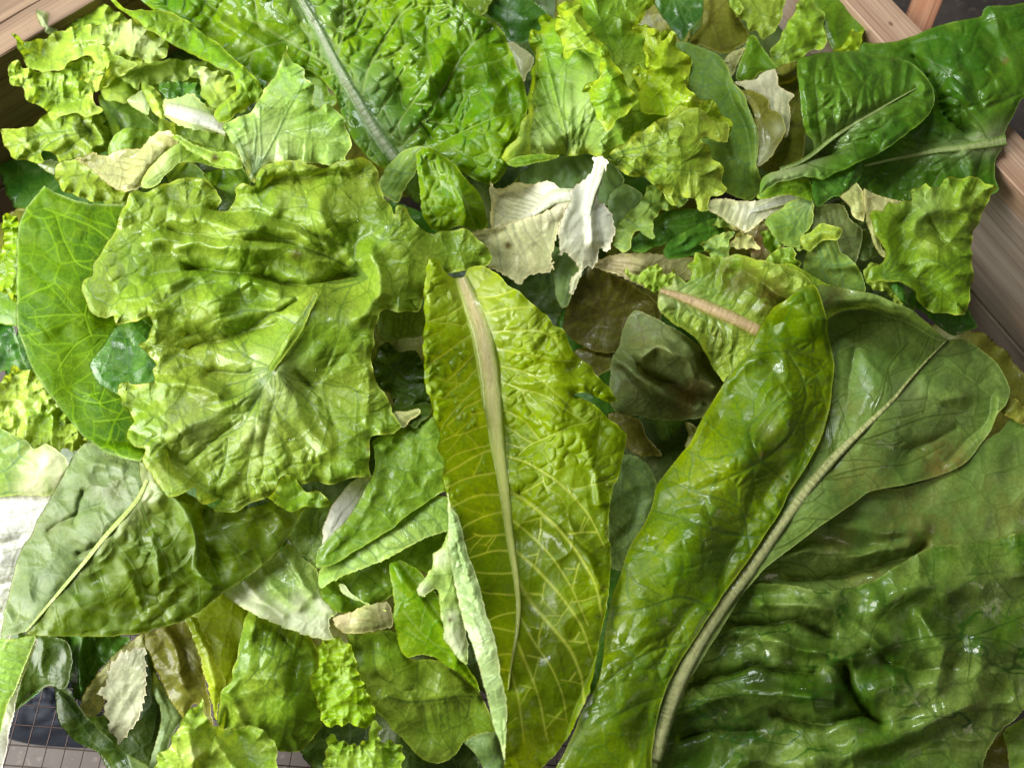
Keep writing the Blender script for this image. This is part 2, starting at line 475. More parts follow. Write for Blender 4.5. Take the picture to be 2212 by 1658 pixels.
    if ca:
        wx = 30 * (vnoise(XR / 120 + ox, YR / 120) - 0.5); wy = 30 * (vnoise(XR / 120, YR / 120 + oy) - 0.5)
        a1 = vnoise((XR + wx) / cl + ox, (YR + wy) / cl + oy) - 0.5; a2 = vnoise((XR + wx) / (cl * 0.5) + oy, (YR + wy) / (cl * 0.5) + ox) - 0.5
        rg = ridged((XR + 1.6 * wx) / (cl * 0.9) + oy, (YR + 1.6 * wy) / (cl * 0.9) + ox, 1) - 0.5
        zz = zz + ca * (2.6 * a1 + 0.7 * a2 + 0.8 * rg)
    Xo, Yo = X, Y
    if folds:
        X = X + 14 * (vnoise(XR / 48 + oy, YR / 48) - 0.5) + 3 * (vnoise(XR / 17, YR / 17 + oy) - 0.5); Y = Y + 14 * (vnoise(XR / 48, YR / 48 + ox) - 0.5) + 3 * (vnoise(XR / 17 + ox, YR / 17) - 0.5)
        fmod = 0.45 + 1.1 * vnoise(XR / 70 + 5.1, YR / 70 + ox); fwid = 0.7 + 0.7 * vnoise(XR / 60 + oy, YR / 60 + 2.2)
    for fo in (folds or []):
        amp, wd = fo[0], fo[1]; P, _l = resample(spline(fo[2:], 6.0, closed=False), 10.0, closed=False)
        d_ = np.full(X.shape, 1e9); 
        for k in range(len(P) - 1):
            dx, dy = P[k + 1] - P[k]; L2 = dx * dx + dy * dy + 1e-9
            t = np.clip(((X - P[k, 0]) * dx + (Y - P[k, 1]) * dy) / L2, 0, 1)
            d_ = np.minimum(d_, np.hypot(X - P[k, 0] - t * dx, Y - P[k, 1] - t * dy))
        f_ = d_ / wd * fwid
        zz = zz + fmod * (1.15 * amp * np.exp(-(f_ / 1.7) ** 2) if amp > 0 else 1.3 * amp * np.exp(-(np.sqrt(f_ * f_ + 0.02) - 0.14) * 1.1))
    X, Y = Xo, Yo
    if radf:                 # pleats that radiate from a point: cx, cy, amp, count
        cx, cy, ra, rc = radf
        th = np.arctan2(Y - cy, X - cx); rr = np.hypot(X - cx, Y - cy)
        zz = zz + ra * np.clip(rr / 120, 0, 1) * (ridged(th * rc / 3.0 + ox, rr / 400 + oy, 2) - 0.5) * 2
    if ruf[0]:
        k = max(3, int(Lt / ruf[1]))
        ph = 2.2 * (vnoise(sa / (ruf[1] * 2.2) + ox, sa * 0 + 3.3) - 0.5) * 2
        wv = np.sin(2 * math.pi * k * sa / Lt + ph + 0.5)
        zz = zz + ruf[0] * np.exp(-de / ruf[2]) * wv
    if frill[0]:             # curly crumple growing towards the edge
        fa, fl = frill
        g = np.exp(-de / 38.0)
        zz = zz + fa * g * (2 * ridged(X / fl + ox + 0.02 * Y / fl, Y / fl + oy, 2) - 1)
    zz = zz - curl * np.exp(-de / 16.0) * (2.6 * vnoise(sa / 85.0 + ox, sa * 0 + 7.7) - 0.55)
    # drape over what lies below
    j0 = max(0, int((gx0 - HX0) / HS) - 12); j1 = int((gx1 - HX0) / HS) + 14
    i0 = max(0, int((gy0 - HY0) / HS) - 12); i1 = int((gy1 - HY0) / HS) + 14
    sub = HMAP[i0:i1, j0:j1]
    Sm = boxb(boxb(maxf(sub, 2 * drape - 2), drape), drape - 2)
    SS = sample_map(Sm, HX0 + j0 * HS, HY0 + i0 * HS, HS, X, Y) + gap
    base = max(z, float(np.percentile((SS - zz)[V], fit)))
    zz = zz + base
    zd = 0.5 * (zz + SS + np.sqrt((zz - SS) ** 2 + drapek ** 2))
    # fine relief on top, never negative
    rel = np.zeros_like(X)
    fadee = np.clip(de / 12, 0.2, 1)
    if side == 'top':
        rel = rel + 0.75 * bul * (1 - np.exp(-(vd / 15.0) ** 2)) * (0.4 + 1.1 * vnoise(X / 55 + ox, Y / 55)) - 0.3 * np.minimum(vh, 3)
    else:
        rel = rel + 0.8 * vh + bul * 0.5 * (1 - np.exp(-(vd / 12.0) ** 2)) * vnoise(X / 30 + ox, Y / 30)
    ba, bs = blis
    if ba:
        wx = 14 * (vnoise(XR / 35 + ox, YR / 35) - 0.5); wy = 14 * (vnoise(XR / 35, YR / 35 + oy) - 0.5)
        f1, f2 = worley((XR + wx) / bs + ox, (YR + wy) / bs * 0.8 + oy)
        e_ = np.clip(1 - (f1 / 0.7) ** 2, 0, 1); e_ = e_ * (0.4 + 0.6 * np.clip((f2 - f1) / 0.3, 0, 1))
        rel = rel + 1.25 * ba * e_ * (0.3 + 1.0 * vnoise(XR / 55 + oy, YR / 55 + ox)) * np.clip(vd / 6, 0.3, 1) * np.clip((vnoise(XR / 105 + ox * 1.7, YR / 105 + oy * 1.3) - patch) / 0.22, 0.06, 1.0)
    dmr = None
    if M is not None:
        dmr = np.full(X.shape, 60.0)
        for k in range(0, len(M) - 1):
            r = seg_stamp(gx0, gy0, s, nxg, nyg, *M[k], *M[k + 1], 60.0)
            if r is None: continue
            sl, d, px, py, t = r
            hwk = 0.5 * np.interp(k / len(M), np.linspace(0, 1, len(midw)), midw)
            dmr[sl] = np.minimum(dmr[sl], d - hwk)
        rel = rel * np.clip(dmr / 16, 0, 1)
    for (px, py, pr) in (calm or []):
        rel = rel * (1 - 0.85 * np.exp(-(((X - px) ** 2 + (Y - py) ** 2) / pr ** 2) ** 2))
    zf = zd + np.maximum(rel * fadee, -1.5)
    # store height
    hj = np.arange(max(0, int((gx0 - HX0) / HS)), min(HM, int((gx1 - HX0) / HS) + 1))
    hi = np.arange(max(0, int((gy0 - HY0) / HS)), min(HN, int((gy1 - HY0) / HS) + 1))
    if len(hi) and len(hj):
        gj = np.clip(np.round((HX0 + hj * HS - gx0) / s).astype(int), 0, nxg - 1)
        gi = np.clip(np.round((HY0 + hi * HS - gy0) / s).astype(int), 0, nyg - 1)
        blk = np.where(V[np.ix_(gi, gj)], zf[np.ix_(gi, gj)], -1e9)
        cur = HMAP[hi[0]:hi[-1] + 1, hj[0]:hj[-1] + 1]
        idc = IDM[hi[0]:hi[-1] + 1, hj[0]:hj[-1] + 1]; idc[blk > cur] = len(LEAVES)
        HMAP[hi[0]:hi[-1] + 1, hj[0]:hj[-1] + 1] = np.maximum(cur, blk)
    # attributes
    palev = np.zeros_like(X)
    for (px, py, pr, ps) in (pales or []):
        palev = np.maximum(palev, ps * np.exp(-((X - px) ** 2 + (Y - py) ** 2) / pr ** 2))
    if M is not None:
        dm = np.full(X.shape, 200.0)
        for k in range(0, len(M) - 1):
            r = seg_stamp(gx0, gy0, s, nxg, nyg, *M[k], *M[k + 1], 60.0)
            if r is None: continue
            sl, d, px, py, t = r
            f_ = k / len(M); dm[sl] = np.minimum(dm[sl], d + 60 * f_)
        palev = np.maximum(palev, 0.55 * np.exp(-(dm / 34) ** 2))
    bl = np.zeros_like(X)
    for (px, py, pr, ps) in (blots or []):
        bl = np.maximum(bl, ps * np.exp(-((X - px) ** 2 + (Y - py) ** 2) / pr ** 2))
    lm = np.stack([vm * vein_col, np.exp(-(de / edgeband) ** 2), palev, bl], -1)
    # mesh
    q = V[:-1, :-1] & V[1:, :-1] & V[1:, 1:] & V[:-1, 1:]
    ci = ins.astype(int); cnt = ci[:-1, :-1] + ci[1:, :-1] + ci[1:, 1:] + ci[:-1, 1:]
    q &= cnt >= 2
    idx = np.arange(nyg * nxg).reshape(nyg, nxg)
    a, b_, c_, d_ = idx[:-1, :-1], idx[1:, :-1], idx[1:, 1:], idx[:-1, 1:]
    F = np.stack([a[q], b_[q], c_[q], d_[q]], 1)
    co = at(X, Y, zf).reshape(-1, 3)
    UV = np.stack([(X + ox * 37) / 1000, (Y + oy * 37) / 1000], -1).reshape(-1, 2)
    LM = lm.reshape(-1, 4)
    # rim: the cut edge has the thickness of the leaf
    qp = np.zeros((nyg + 1, nxg + 1), bool); qp[1:-1, 1:-1] = q
    E = []
    def addE(msk, p, r_): E.append(np.stack([p[msk], r_[msk]], 1))
    addE(q & ~qp[1:-1, :-2], b_, a); addE(q & ~qp[1:-1, 2:], d_, c_)
    addE(q & ~qp[:-2, 1:-1], a, d_); addE(q & ~qp[2:, 1:-1], c_, b_)
    E = np.concatenate(E)
    bv = np.unique(E); nb = len(bv); remap = np.zeros(nyg * nxg, int); remap[bv] = np.arange(nb) + nyg * nxg
    low = at(X.ravel()[bv], Y.ravel()[bv], zf.ravel()[bv] - 2.2)
    co = np.concatenate([co, low]); UV = np.concatenate([UV, UV[bv]]); LM = np.concatenate([LM, LM[bv]])
    F = np.concatenate([F, np.stack([E[:, 1], E[:, 0], remap[E[:, 0]], remap[E[:, 1]]], 1)])
    used = np.unique(F); rm = np.zeros(len(co), int); rm[used] = np.arange(len(used))
    F = rm[F][:, ::-1]
    NTRI[0] += 2 * len(F)
    me = new_mesh(name, co[used], F, PAL[pal], UV[used], LM[used])
    has_rib = M is not None and midw[0] >= 9
    if parent is None:
        if has_rib:
            root = bpy.data.objects.new(name, None); COL.objects.link(root); root.empty_display_size = 0.01
            bl_ = link('blade', me, root)
        else:
            root = link(name, me)
        tag(root, label, cat, group)
        rp = root
    else:
        root = link(name, me, parent); rp = parent
        if label: root['label'] = label
    if has_rib:
        def zs(x, y):
            j = np.clip(((x - gx0) / s).round().astype(int), 0, nxg - 1); i = np.clip(((y - gy0) / s).round().astype(int), 0, nyg - 1)
            return zf[i, j], V[i, j]
        M, ML = resample(M, 2.6, closed=False)
        nM = len(M); f_ = np.arange(nM) / (nM - 1)
        tv = np.gradient(M, axis=0); tv /= np.hypot(*tv.T)[:, None]; pn = np.stack([-tv[:, 1], tv[:, 0]], 1)
        hw = 0.5 * np.interp(f_, np.linspace(0, 1, len(midw)), midw) * (1 + 0.08 * (vnoise(np.arange(nM) * 0.13, np.zeros(nM) + ox) - 0.5))
        K = 11; tt = np.linspace(-1, 1, K)
        GX = M[:, 0:1] + pn[:, 0:1] * hw[:, None] * tt; GY = M[:, 1:2] + pn[:, 1:2] * hw[:, None] * tt
        zc, vv = zs(M[:, 0], M[:, 1])
        zc = np.where(vv, zc, np.interp(np.arange(nM), np.where(vv)[0], zc[vv]))
        ze, ve = zs(GX, GY); ze = np.where(ve, ze, zc[:, None])
        def smo(a, r_=20):
            p_ = np.pad(a, r_, mode='edge'); mx_ = np.max([p_[q_:q_ + len(a)] for q_ in range(r_ - 9, r_ + 10)], axis=0)
            p_ = np.pad(mx_, r_, mode='edge'); return np.mean([p_[q_:q_ + len(a)] for q_ in range(2 * r_ + 1)], axis=0)
        zc = smo(zc) - 1.0; zin = np.stack([smo(ze[:, q_]) for q_ in range(K)], 1) - 1.0
        prof = np.sqrt(np.clip(1 - tt * tt, 0, 1))
        GZ = 0.5 * zc[:, None] + 0.5 * zin + 0.75 * ribh * hw[:, None] * (prof - 0.15) + 0.6 * prof
        ar = np.arange(nM)[:, None] * 2.6
        rip = vnoise(ar / 4.6 + 0.25 * tt * tt, 0.6 * tt[None, :] + ar * 0.004 + ox) - 0.5
        str_ = vnoise(0 * ar + tt[None, :] * 3.2 + 11, ar / 160 + ox) - 0.5
        GZ = GZ + (2.4 * ripple * rip + 1.6 * str_) * prof
        GZ[:, 1:-1] = np.maximum(GZ[:, 1:-1], ze[:, 1:-1] + 0.9 * prof[1:-1])
        GZ[:, 0] = ze[:, 0] - 2.5; GZ[:, -1] = ze[:, -1] - 2.5
        co = at(GX, GY, GZ).reshape(-1, 3)
        ii = np.arange(nM * K).reshape(nM, K)
        F = np.stack([ii[:-1, :-1].ravel(), ii[1:, :-1].ravel(), ii[1:, 1:].ravel(), ii[:-1, 1:].ravel()], 1)
        UVr = np.stack([np.repeat(np.arange(nM) * 2.6 / 100, K), np.tile(tt, nM) * np.repeat(hw, K) / 30], 1)
        lmr = np.zeros((nM * K, 4)); lmr[:, 0] = np.tile(np.abs(tt), nM)
        rm_ = new_mesh('midrib', co, F, PAL['rib_' + (ribpal or 'green')], UVr, lmr)
        link('midrib', rm_, rp)
        NTRI[0] += 2 * len(F)
        jj = np.clip(((GX - HX0) / HS).astype(int), 0, HM - 1); ii_ = np.clip(((GY - HY0) / HS).astype(int), 0, HN - 1)
        np.maximum.at(HMAP, (ii_, jj), GZ)
    LEAVES.append(root)
    return root

def tile(ox, oy):
    return lambda *p: [(ox + q[0] * .358, oy + q[1] * .358, *q[2:]) for q in p]
c1, c2, c3 = tile(0, 0), tile(720, 0), tile(1420, 0)
c4, c5, c6 = tile(0, 533), tile(720, 533), tile(1420, 533)
c7, c8, c9 = tile(0, 1068), tile(720, 1068), tile(1420, 1068)
# ------------------------------------------------------------------ palettes
#       key       colour 1              colour 2
leafmat('bright', (0.19, 0.31, 0.025), (0.33, 0.42, 0.06), vein=(0.1, 0.17, 0.03), netdark=(0.12, 0.21, 0.02), nets=0.4, coat=0.3)
leafmat('yellow', (0.22, 0.4, 0.03), (0.36, 0.49, 0.06), vein=(0.12, 0.2, 0.03), edge=(0.56, 0.6, 0.04), coat=0.3, pale=(0.42, 0.54, 0.2))
leafmat('frise', (0.28, 0.44, 0.04), (0.46, 0.57, 0.1), vein=(0.2, 0.3, 0.06), edge=(0.6, 0.66, 0.16), pale=(0.66, 0.7, 0.4))
leafmat('mid', (0.14, 0.26, 0.02), (0.24, 0.37, 0.04), vein=(0.22, 0.34, 0.08), netdark=(0.08, 0.19, 0.02), coat=0.35)
leafmat('vivid', (0.1, 0.22, 0.012), (0.23, 0.35, 0.018), vein=(0.3, 0.4, 0.1), netdark=(0.06, 0.2, 0.01), coat=0.7, rough=0.3, pale=(0.25, 0.36, 0.16))
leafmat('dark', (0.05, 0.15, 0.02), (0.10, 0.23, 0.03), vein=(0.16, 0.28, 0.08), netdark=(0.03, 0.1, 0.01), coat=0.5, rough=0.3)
leafmat('deep', (0.025, 0.055, 0.006), (0.06, 0.105, 0.01), vein=(0.1, 0.16, 0.04), coat=0.2, trans=0.2)  # darkened greens: the shade of the gaps is put into the colour
leafmat('cos', (0.125, 0.205, 0.003), (0.25, 0.35, 0.01), vein=(0.5, 0.54, 0.09), netdark=(0.3, 0.34, 0.04), nets=0.16, coat=0.4, rough=0.33, trans=0.35, pale=(0.33, 0.38, 0.06), blotch=(0.095, 0.13, 0.002))
leafmat('cosflap', (0.34, 0.46, 0.17), (0.46, 0.56, 0.26), vein=(0.3, 0.42, 0.18), nets=0.25, coat=0.35, rough=0.4)
leafmat('under', (0.13, 0.22, 0.045), (0.23, 0.32, 0.08), vein=(0.09, 0.13, 0.02), netdark=(0.13, 0.2, 0.04), nets=0.5, coat=0.75, rough=0.34, net=26, pale=(0.33, 0.36, 0.17), blotch=(0.17, 0.12, 0.03), bump=0.8)
leafmat('glossy', (0.095, 0.17, 0.005), (0.21, 0.275, 0.01), vein=(0.07, 0.12, 0.015), netdark=(0.08, 0.16, 0.02), nets=0.42, coat=0.5, rough=0.34, net=30, blotch=(0.15, 0.12, 0.02))
leafmat('oval', (0.055, 0.15, 0.012), (0.12, 0.235, 0.022), vein=(0.07, 0.12, 0.015), netdark=(0.08, 0.16, 0.02), nets=0.42, coat=0.5, rough=0.34, net=30, blotch=(0.15, 0.12, 0.02))
leafmat('white_blown', (0.80, 0.80, 0.62), (0.86, 0.85, 0.74), vein=(0.45, 0.5, 0.28), netdark=(0.5, 0.52, 0.4), nets=0.2, coat=0.35, rough=0.38, trans=0.2, tcol=(1.05, 1.0, 0.85), pale=(0.88, 0.88, 0.84))  # brighter copy of white, overexposed light put into the colour
leafmat('wet', (0.07, 0.14, 0.012), (0.21, 0.29, 0.065), vein=(0.04, 0.08, 0.01), netdark=(0.03, 0.09, 0.01), nets=0.25, coat=1.0, rough=0.27, net=24, bump=1.0, blotch=(0.035, 0.06, 0.008), smear=(0.035, 0.09, 0.01))
leafmat('grey', (0.15, 0.24, 0.06), (0.23, 0.32, 0.1), vein=(0.17, 0.25, 0.10), netdark=(0.14, 0.2, 0.08), nets=0.5, coat=0.15, rough=0.45, bump=0.8)
leafmat('soft', (0.22, 0.35, 0.05), (0.34, 0.46, 0.1), vein=(0.16, 0.28, 0.09), netdark=(0.14, 0.27, 0.09), nets=0.45, coat=0.2, rough=0.4, bump=0.7)
leafmat('glow', (0.035, 0.1, 0.0), (0.085, 0.17, 0.0), vein=(0.22, 0.36, 0.03), netdark=(0.17, 0.29, 0.015), nets=0.42, net=24, coat=0.0, rough=0.5, trans=0.22, bump=0.5, edge=(0.5, 0.6, 0.25), spec=0.08)
leafmat('light', (0.3, 0.48, 0.08), (0.45, 0.6, 0.15), vein=(0.17, 0.28, 0.08), netdark=(0.2, 0.33, 0.07), nets=0.42, coat=0.4, rough=0.32, pale=(0.68, 0.73, 0.45))
leafmat('lime', (0.38, 0.50, 0.02), (0.48, 0.56, 0.06), vein=(0.5, 0.58, 0.15), nets=0.15, coat=0.3, trans=0.4)
leafmat('olive', (0.18, 0.19, 0.025), (0.28, 0.27, 0.05), vein=(0.13, 0.12, 0.03), netdark=(0.14, 0.13, 0.03), nets=0.4, coat=0.3, trans=0.3)
leafmat('brown', (0.09, 0.085, 0.012), (0.14, 0.13, 0.025), vein=(0.08, 0.06, 0.02), nets=0.4, coat=0.3, trans=0.25)
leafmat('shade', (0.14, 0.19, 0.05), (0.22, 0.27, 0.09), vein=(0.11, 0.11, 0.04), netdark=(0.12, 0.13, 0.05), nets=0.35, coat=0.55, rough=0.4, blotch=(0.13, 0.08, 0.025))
leafmat('cream', (0.5, 0.51, 0.23), (0.62, 0.6, 0.33), vein=(0.34, 0.36, 0.20), netdark=(0.38, 0.38, 0.20), nets=0.28, coat=0.3, rough=0.4, trans=0.25, tcol=(1.1, 1.0, 0.8), pale=(0.80, 0.76, 0.66), net=30)
leafmat('tan', (0.42, 0.45, 0.16), (0.54, 0.54, 0.24), vein=(0.26, 0.22, 0.09), netdark=(0.27, 0.22, 0.08), nets=0.35, coat=0.4, trans=0.25, pale=(0.6, 0.48, 0.3), blotch=(0.2, 0.1, 0.04))
leafmat('white', (0.6, 0.63, 0.36), (0.7, 0.69, 0.48), vein=(0.45, 0.5, 0.28), netdark=(0.5, 0.52, 0.4), nets=0.2, coat=0.35, rough=0.38, trans=0.2, tcol=(1.05, 1.0, 0.85), pale=(0.72, 0.71, 0.66))
leafmat('quilt', (0.09, 0.155, 0.006), (0.165, 0.23, 0.012), vein=(0.2, 0.3, 0.06), netdark=(0.2, 0.28, 0.06), nets=0.35, net=16, coat=0.3, rough=0.42, trans=0.35)
leafmat('felt', (0.1, 0.15, 0.04), (0.17, 0.23, 0.075), vein=(0.14, 0.19, 0.07), netdark=(0.13, 0.17, 0.06), nets=0.35, coat=0.1, rough=0.5, bump=1.1, trans=0.2, blotch=(0.13, 0.14, 0.05))
leafmat('curly', (0.26, 0.42, 0.02), (0.4, 0.52, 0.04), vein=(0.3, 0.4, 0.05), edge=(0.58, 0.62, 0.06), coat=0.5, bump=1.0, net=60)
stalkmat('green', (0.28, 0.36, 0.11), (0.38, 0.44, 0.18), rim=(0.13, 0.22, 0.02))
stalkmat('tan', (0.34, 0.35, 0.12), (0.46, 0.47, 0.20), ridge=1.0, rim=(0.17, 0.21, 0.05))
stalkmat('pink', (0.42, 0.29, 0.14), (0.52, 0.38, 0.20), ridge=0.6, rim=(0.27, 0.24, 0.05))
stalkmat('white', (0.52, 0.54, 0.42), (0.66, 0.65, 0.57), ridge=0.4, rough=0.3, rim=(0.5, 0.54, 0.3))
stalkmat('dull', (0.20, 0.25, 0.10), (0.32, 0.37, 0.18), ridge=1.0, rim=(0.1, 0.2, 0.03))
stalkmat('cosrib', (0.32, 0.26, 0.09), (0.46, 0.41, 0.17), ridge=0.15, rim=(0.22, 0.28, 0.015), grad=((0.42, 0.45, 0.10), 1.6, 4.6))
stalkmat('lime', (0.42, 0.50, 0.10), (0.52, 0.60, 0.18), ridge=0.4)

def woodmat(key, c1_, c2_, c3_, rough=0.55):
    m, nt, N, L = mk("wood_" + key); b = NB(nt)
    tc = N.new('ShaderNodeTexCoord').outputs['Object']
    oi = N.new('ShaderNodeObjectInfo').outputs['Random']
    cx = N.new('ShaderNodeCombineXYZ'); L.new(b.math('MULTIPLY', oi, 7.0), cx.inputs[0]); L.new(b.math('MULTIPLY', oi, 3.0), cx.inputs[1])
    p = b.vadd(tc, cx.outputs[0])
    g1 = b.noise(b.vmul(p, (1.5, 42, 42)), 3.0, 5, 0.62, 0.6)[0]
    g2 = b.noise(b.vmul(p, (4, 260, 260)), 2.0, 3, 0.6)[0]
    g3 = b.noise(b.vmul(p, (7, 9, 9)), 2.0, 3, 0.6)[0]
    col = b.mix(b.sstep(g1, 0.32, 0.66), c1_, c2_)
    col = b.mix(b.sstep(g2, 0.45, 0.7, 0, 0.55), col, c3_)
    col = b.mix(b.sstep(g3, 0.5, 0.72, 0, 0.5), col, (c2_[0] * 1.15, c2_[1] * 0.82, c2_[2] * 0.62))
    v = b.noise(b.vmul(p, (60, 95, 95)), 1.0, 2, 0.5)[0]
    col = b.mix(b.sstep(v, 0.72, 0.76, 0, 0.8), col, (0.13, 0.055, 0.03))
    bp = N.new('ShaderNodeBump'); bp.inputs['Strength'].default_value = 0.6; bp.inputs['Distance'].default_value = 0.0008
    L.new(b.math('ADD', g2, g1), bp.inputs['Height'])
    pr = N.new('ShaderNodeBsdfPrincipled'); L.new(col, pr.inputs['Base Color']); L.new(bp.outputs[0], pr.inputs['Normal'])
    pr.inputs['Roughness'].default_value = rough
    o = N.new('ShaderNodeOutputMaterial'); L.new(pr.outputs[0], o.inputs[0])
    return m
W_PINK = woodmat('pink', (0.36, 0.22, 0.14), (0.48, 0.33, 0.22), (0.22, 0.11, 0.06))
W_GREY = woodmat('grey', (0.36, 0.28, 0.22), (0.47, 0.38, 0.31), (0.19, 0.13, 0.09))
W_BROWN = woodmat('brown', (0.17, 0.105, 0.06), (0.26, 0.17, 0.10), (0.09, 0.045, 0.025))
W_ORANGE = woodmat('orange', (0.40, 0.17, 0.09), (0.50, 0.25, 0.14), (0.22, 0.08, 0.04))

def plain(name, col, rough=0.6, metal=0.0):
    m, nt, N, L = mk(name)
    pr = N.new('ShaderNodeBsdfPrincipled'); pr.inputs['Base Color'].default_value = (*col, 1)
    pr.inputs['Roughness'].default_value = rough; pr.inputs['Metallic'].default_value = metal
    o = N.new('ShaderNodeOutputMaterial'); L.new(pr.outputs[0], o.inputs[0]); return m

def board(name, p0, p1, wid, thick, zc, mat, parent, label=None, bev=2.5, across=None, tiltz=0.0):
    """a plank between two points (world metres, xy), wid along 'across' (xy unit or 'z'), all bevelled"""
    p0 = np.array(p0, float); p1 = np.array(p1, float)
    L = np.hypot(*(p1 - p0)); ang = math.atan2(*(p1 - p0)[::-1])
    bev *= S
    nx = 40
    hw, ht = wid * S / 2, thick * S / 2
    prof = [(-hw + bev, -ht), (hw - bev, -ht), (hw, -ht + bev), (hw, ht - bev), (hw - bev, ht), (-hw + bev, ht), (-hw, ht - bev), (-hw, -ht + bev)]
    rng = np.random.RandomState(len(bpy.data.objects))
    ph = rng.rand(8) * 6
    co = []; 
    for i in range(nx + 1):
        x = L * (i / nx - 0.5)
        for k, (a, b) in enumerate(prof):
            wob = 0.0006 * math.sin(x * 21 + ph[k]) * 0.6 + 0.0003 * math.sin(x * 77 + ph[(k + 3) % 8])
            co.append((x, a * (1 + wob * 8), b + wob * 0.7))
    F = []
    for i in range(nx):
        for k in range(8):
            k2 = (k + 1) % 8
            F.append((i * 8 + k, (i + 1) * 8 + k, (i + 1) * 8 + k2, i * 8 + k2))
    me = bpy.data.meshes.new(name)
    me.from_pydata(co, [], F + [tuple(range(8)), tuple(nx * 8 + k for k in range(7, -1, -1))]); me.materials.append(mat); me.update()
    o = link(name, me, parent)
    c = (p0 + p1) / 2
    o.location = (c[0], c[1], zc * S); o.rotation_euler = (tiltz, 0, ang)
    if label: o['label'] = label
    return o

def xy(u, v, z): return at(u, v, z)[:2]

# ------------------------------------------------------------------ floor, crate, wire mesh
GZ = -900
m, nt, N, L = mk("speckled_floor"); b = NB(nt)
tc = N.new('ShaderNodeTexCoord').outputs['Object']
n1 = b.noise(tc, 60, 4, 0.7)[0]; n2 = b.noise(tc, 12, 3, 0.6)[0]; n3 = b.noise(tc, 220, 2, 0.6)[0]
col = b.mix(b.sstep(n2, 0.35, 0.65), (0.04, 0.03, 0.025), (0.09, 0.07, 0.058))
col = b.mix(b.sstep(n1, 0.58, 0.66, 0, 0.85), col, (0.08, 0.06, 0.05))
col = b.mix(b.sstep(n3, 0.6, 0.7, 0, 0.5), col, (0.2, 0.15, 0.12))
pr = N.new('ShaderNodeBsdfPrincipled'); L.new(col, pr.inputs['Base Color']); pr.inputs['Roughness'].default_value = 0.6
L.new(pr.outputs[0], N.new('ShaderNodeOutputMaterial').inputs[0])
g = 3.0
fl = new_mesh('floor', np.array([(-g, -g, GZ * S), (g, -g, GZ * S), (g, g, GZ * S), (-g, g, GZ * S)]), np.array([[0, 1, 2, 3]]), m, smooth=False)
tag(link('floor', fl), kind='structure')

# navy cloth on the floor under the crate, bottom left
m, nt, N, L = mk("navy_cloth"); b = NB(nt)
tc = N.new('ShaderNodeTexCoord').outputs['Object']
wv_ = b.noise(b.vmul(tc, (300, 900, 1)), 1.0, 3, 0.6)[0]
col = b.mix(wv_, (0.003, 0.004, 0.009), (0.014, 0.018, 0.032))
pr = N.new('ShaderNodeBsdfPrincipled'); L.new(col, pr.inputs['Base Color']); pr.inputs['Roughness'].default_value = 0.8
L.new(pr.outputs[0], N.new('ShaderNodeOutputMaterial').inputs[0])
gx, gy = np.meshgrid(np.linspace(0, 1, 60), np.linspace(0, 1, 60))
th = 2 * math.pi * gx; rr = gy
px_ = 75 + (190 + 25 * np.sin(3 * th)) * rr * np.cos(th); py_ = 1500 + (115 + 14 * np.cos(2 * th + 1)) * rr * np.sin(th) + 0.28 * (px_ - 75)
zz_ = GZ + 3 + 70 * np.clip(1 - rr ** 2, 0, 1) * (0.5 + fbm(px_ / 45, py_ / 45, 3))
co = at(px_, py_, zz_).reshape(-1, 3); ii = np.arange(3600).reshape(60, 60)
F = np.stack([ii[:-1, :-1].ravel(), ii[1:, :-1].ravel(), ii[1:, 1:].ravel(), ii[:-1, 1:].ravel()], 1)
tag(link('cloth', new_mesh('cloth', co, F, m)), 'crumpled navy blue cloth on the floor seen through the wire mesh', 'cloth')

crate = bpy.data.objects.new('wooden_crate', None); COL.objects.link(crate); crate.empty_display_size = 0.02
tag(crate, 'worn reddish wooden crate holding the heap of lettuce leaves', 'crate')
RZ = 10      # height of the rail tops
# right side: rail (inner edge passes 1867,47 .. 2212,421) then planks below
a_ = at(1867, 47, RZ); b2 = at(2212, 421, RZ)
d = (b2 - a_)[:2]; d /= np.hypot(*d); nrm_ = np.array([-d[1], d[0]])         # outwards to the right/up
if nrm_[0] < 0: nrm_ = -nrm_
def side_boards(pt, d, nout, e0, e1, mats, railw, names, zb=-470):
    inner = np.array(pt[:2])
    c = inner + nout * railw * S / 2
    board('top_rail', c + d * e0, c + d * e1, railw, 62, RZ - 31, mats[0], crate, names[0])
    z = RZ - 64; k = 0
    while z > zb:
        h = 150
        off = inner + nout * (16 + 3 * (k % 2)) * S
        bb = board('plank', off + d * e0, off + d * e1, 30, h, z - h / 2, mats[1 + k % (len(mats) - 1)], crate, names[1] if k == 0 else None)
        z -= h + 5; k += 1
side_boards(a_, d, nrm_, -0.18, 0.75, [W_PINK, W_GREY, W_GREY], 105, ('pinkish worn rail on the right side', 'weathered grey plank under the right rail'))
dr, nr = d, nrm_
a2 = at(0, 122, RZ); b3 = at(200, 2, RZ)
d = (b3 - a2)[:2]; d /= np.hypot(*d); nrm_ = np.array([-d[1], d[0]])
if nrm_[0] > 0: nrm_ = -nrm_
dl, nl = d, nrm_
side_boards(a2, d, nrm_, -0.45, 0.32, [W_BROWN, W_BROWN, W_BROWN], 88, ('brown rail on the left side', 'brown plank under the left rail'))
# second rail outside the left one, a groove between
inner = np.array(a2[:2]) + nl * 95 * S
board('outer_rail', inner + nl * 45 * S + dl * -0.45, inner + nl * 45 * S + dl * 0.32, 86, 60, RZ - 36, W_BROWN, crate)
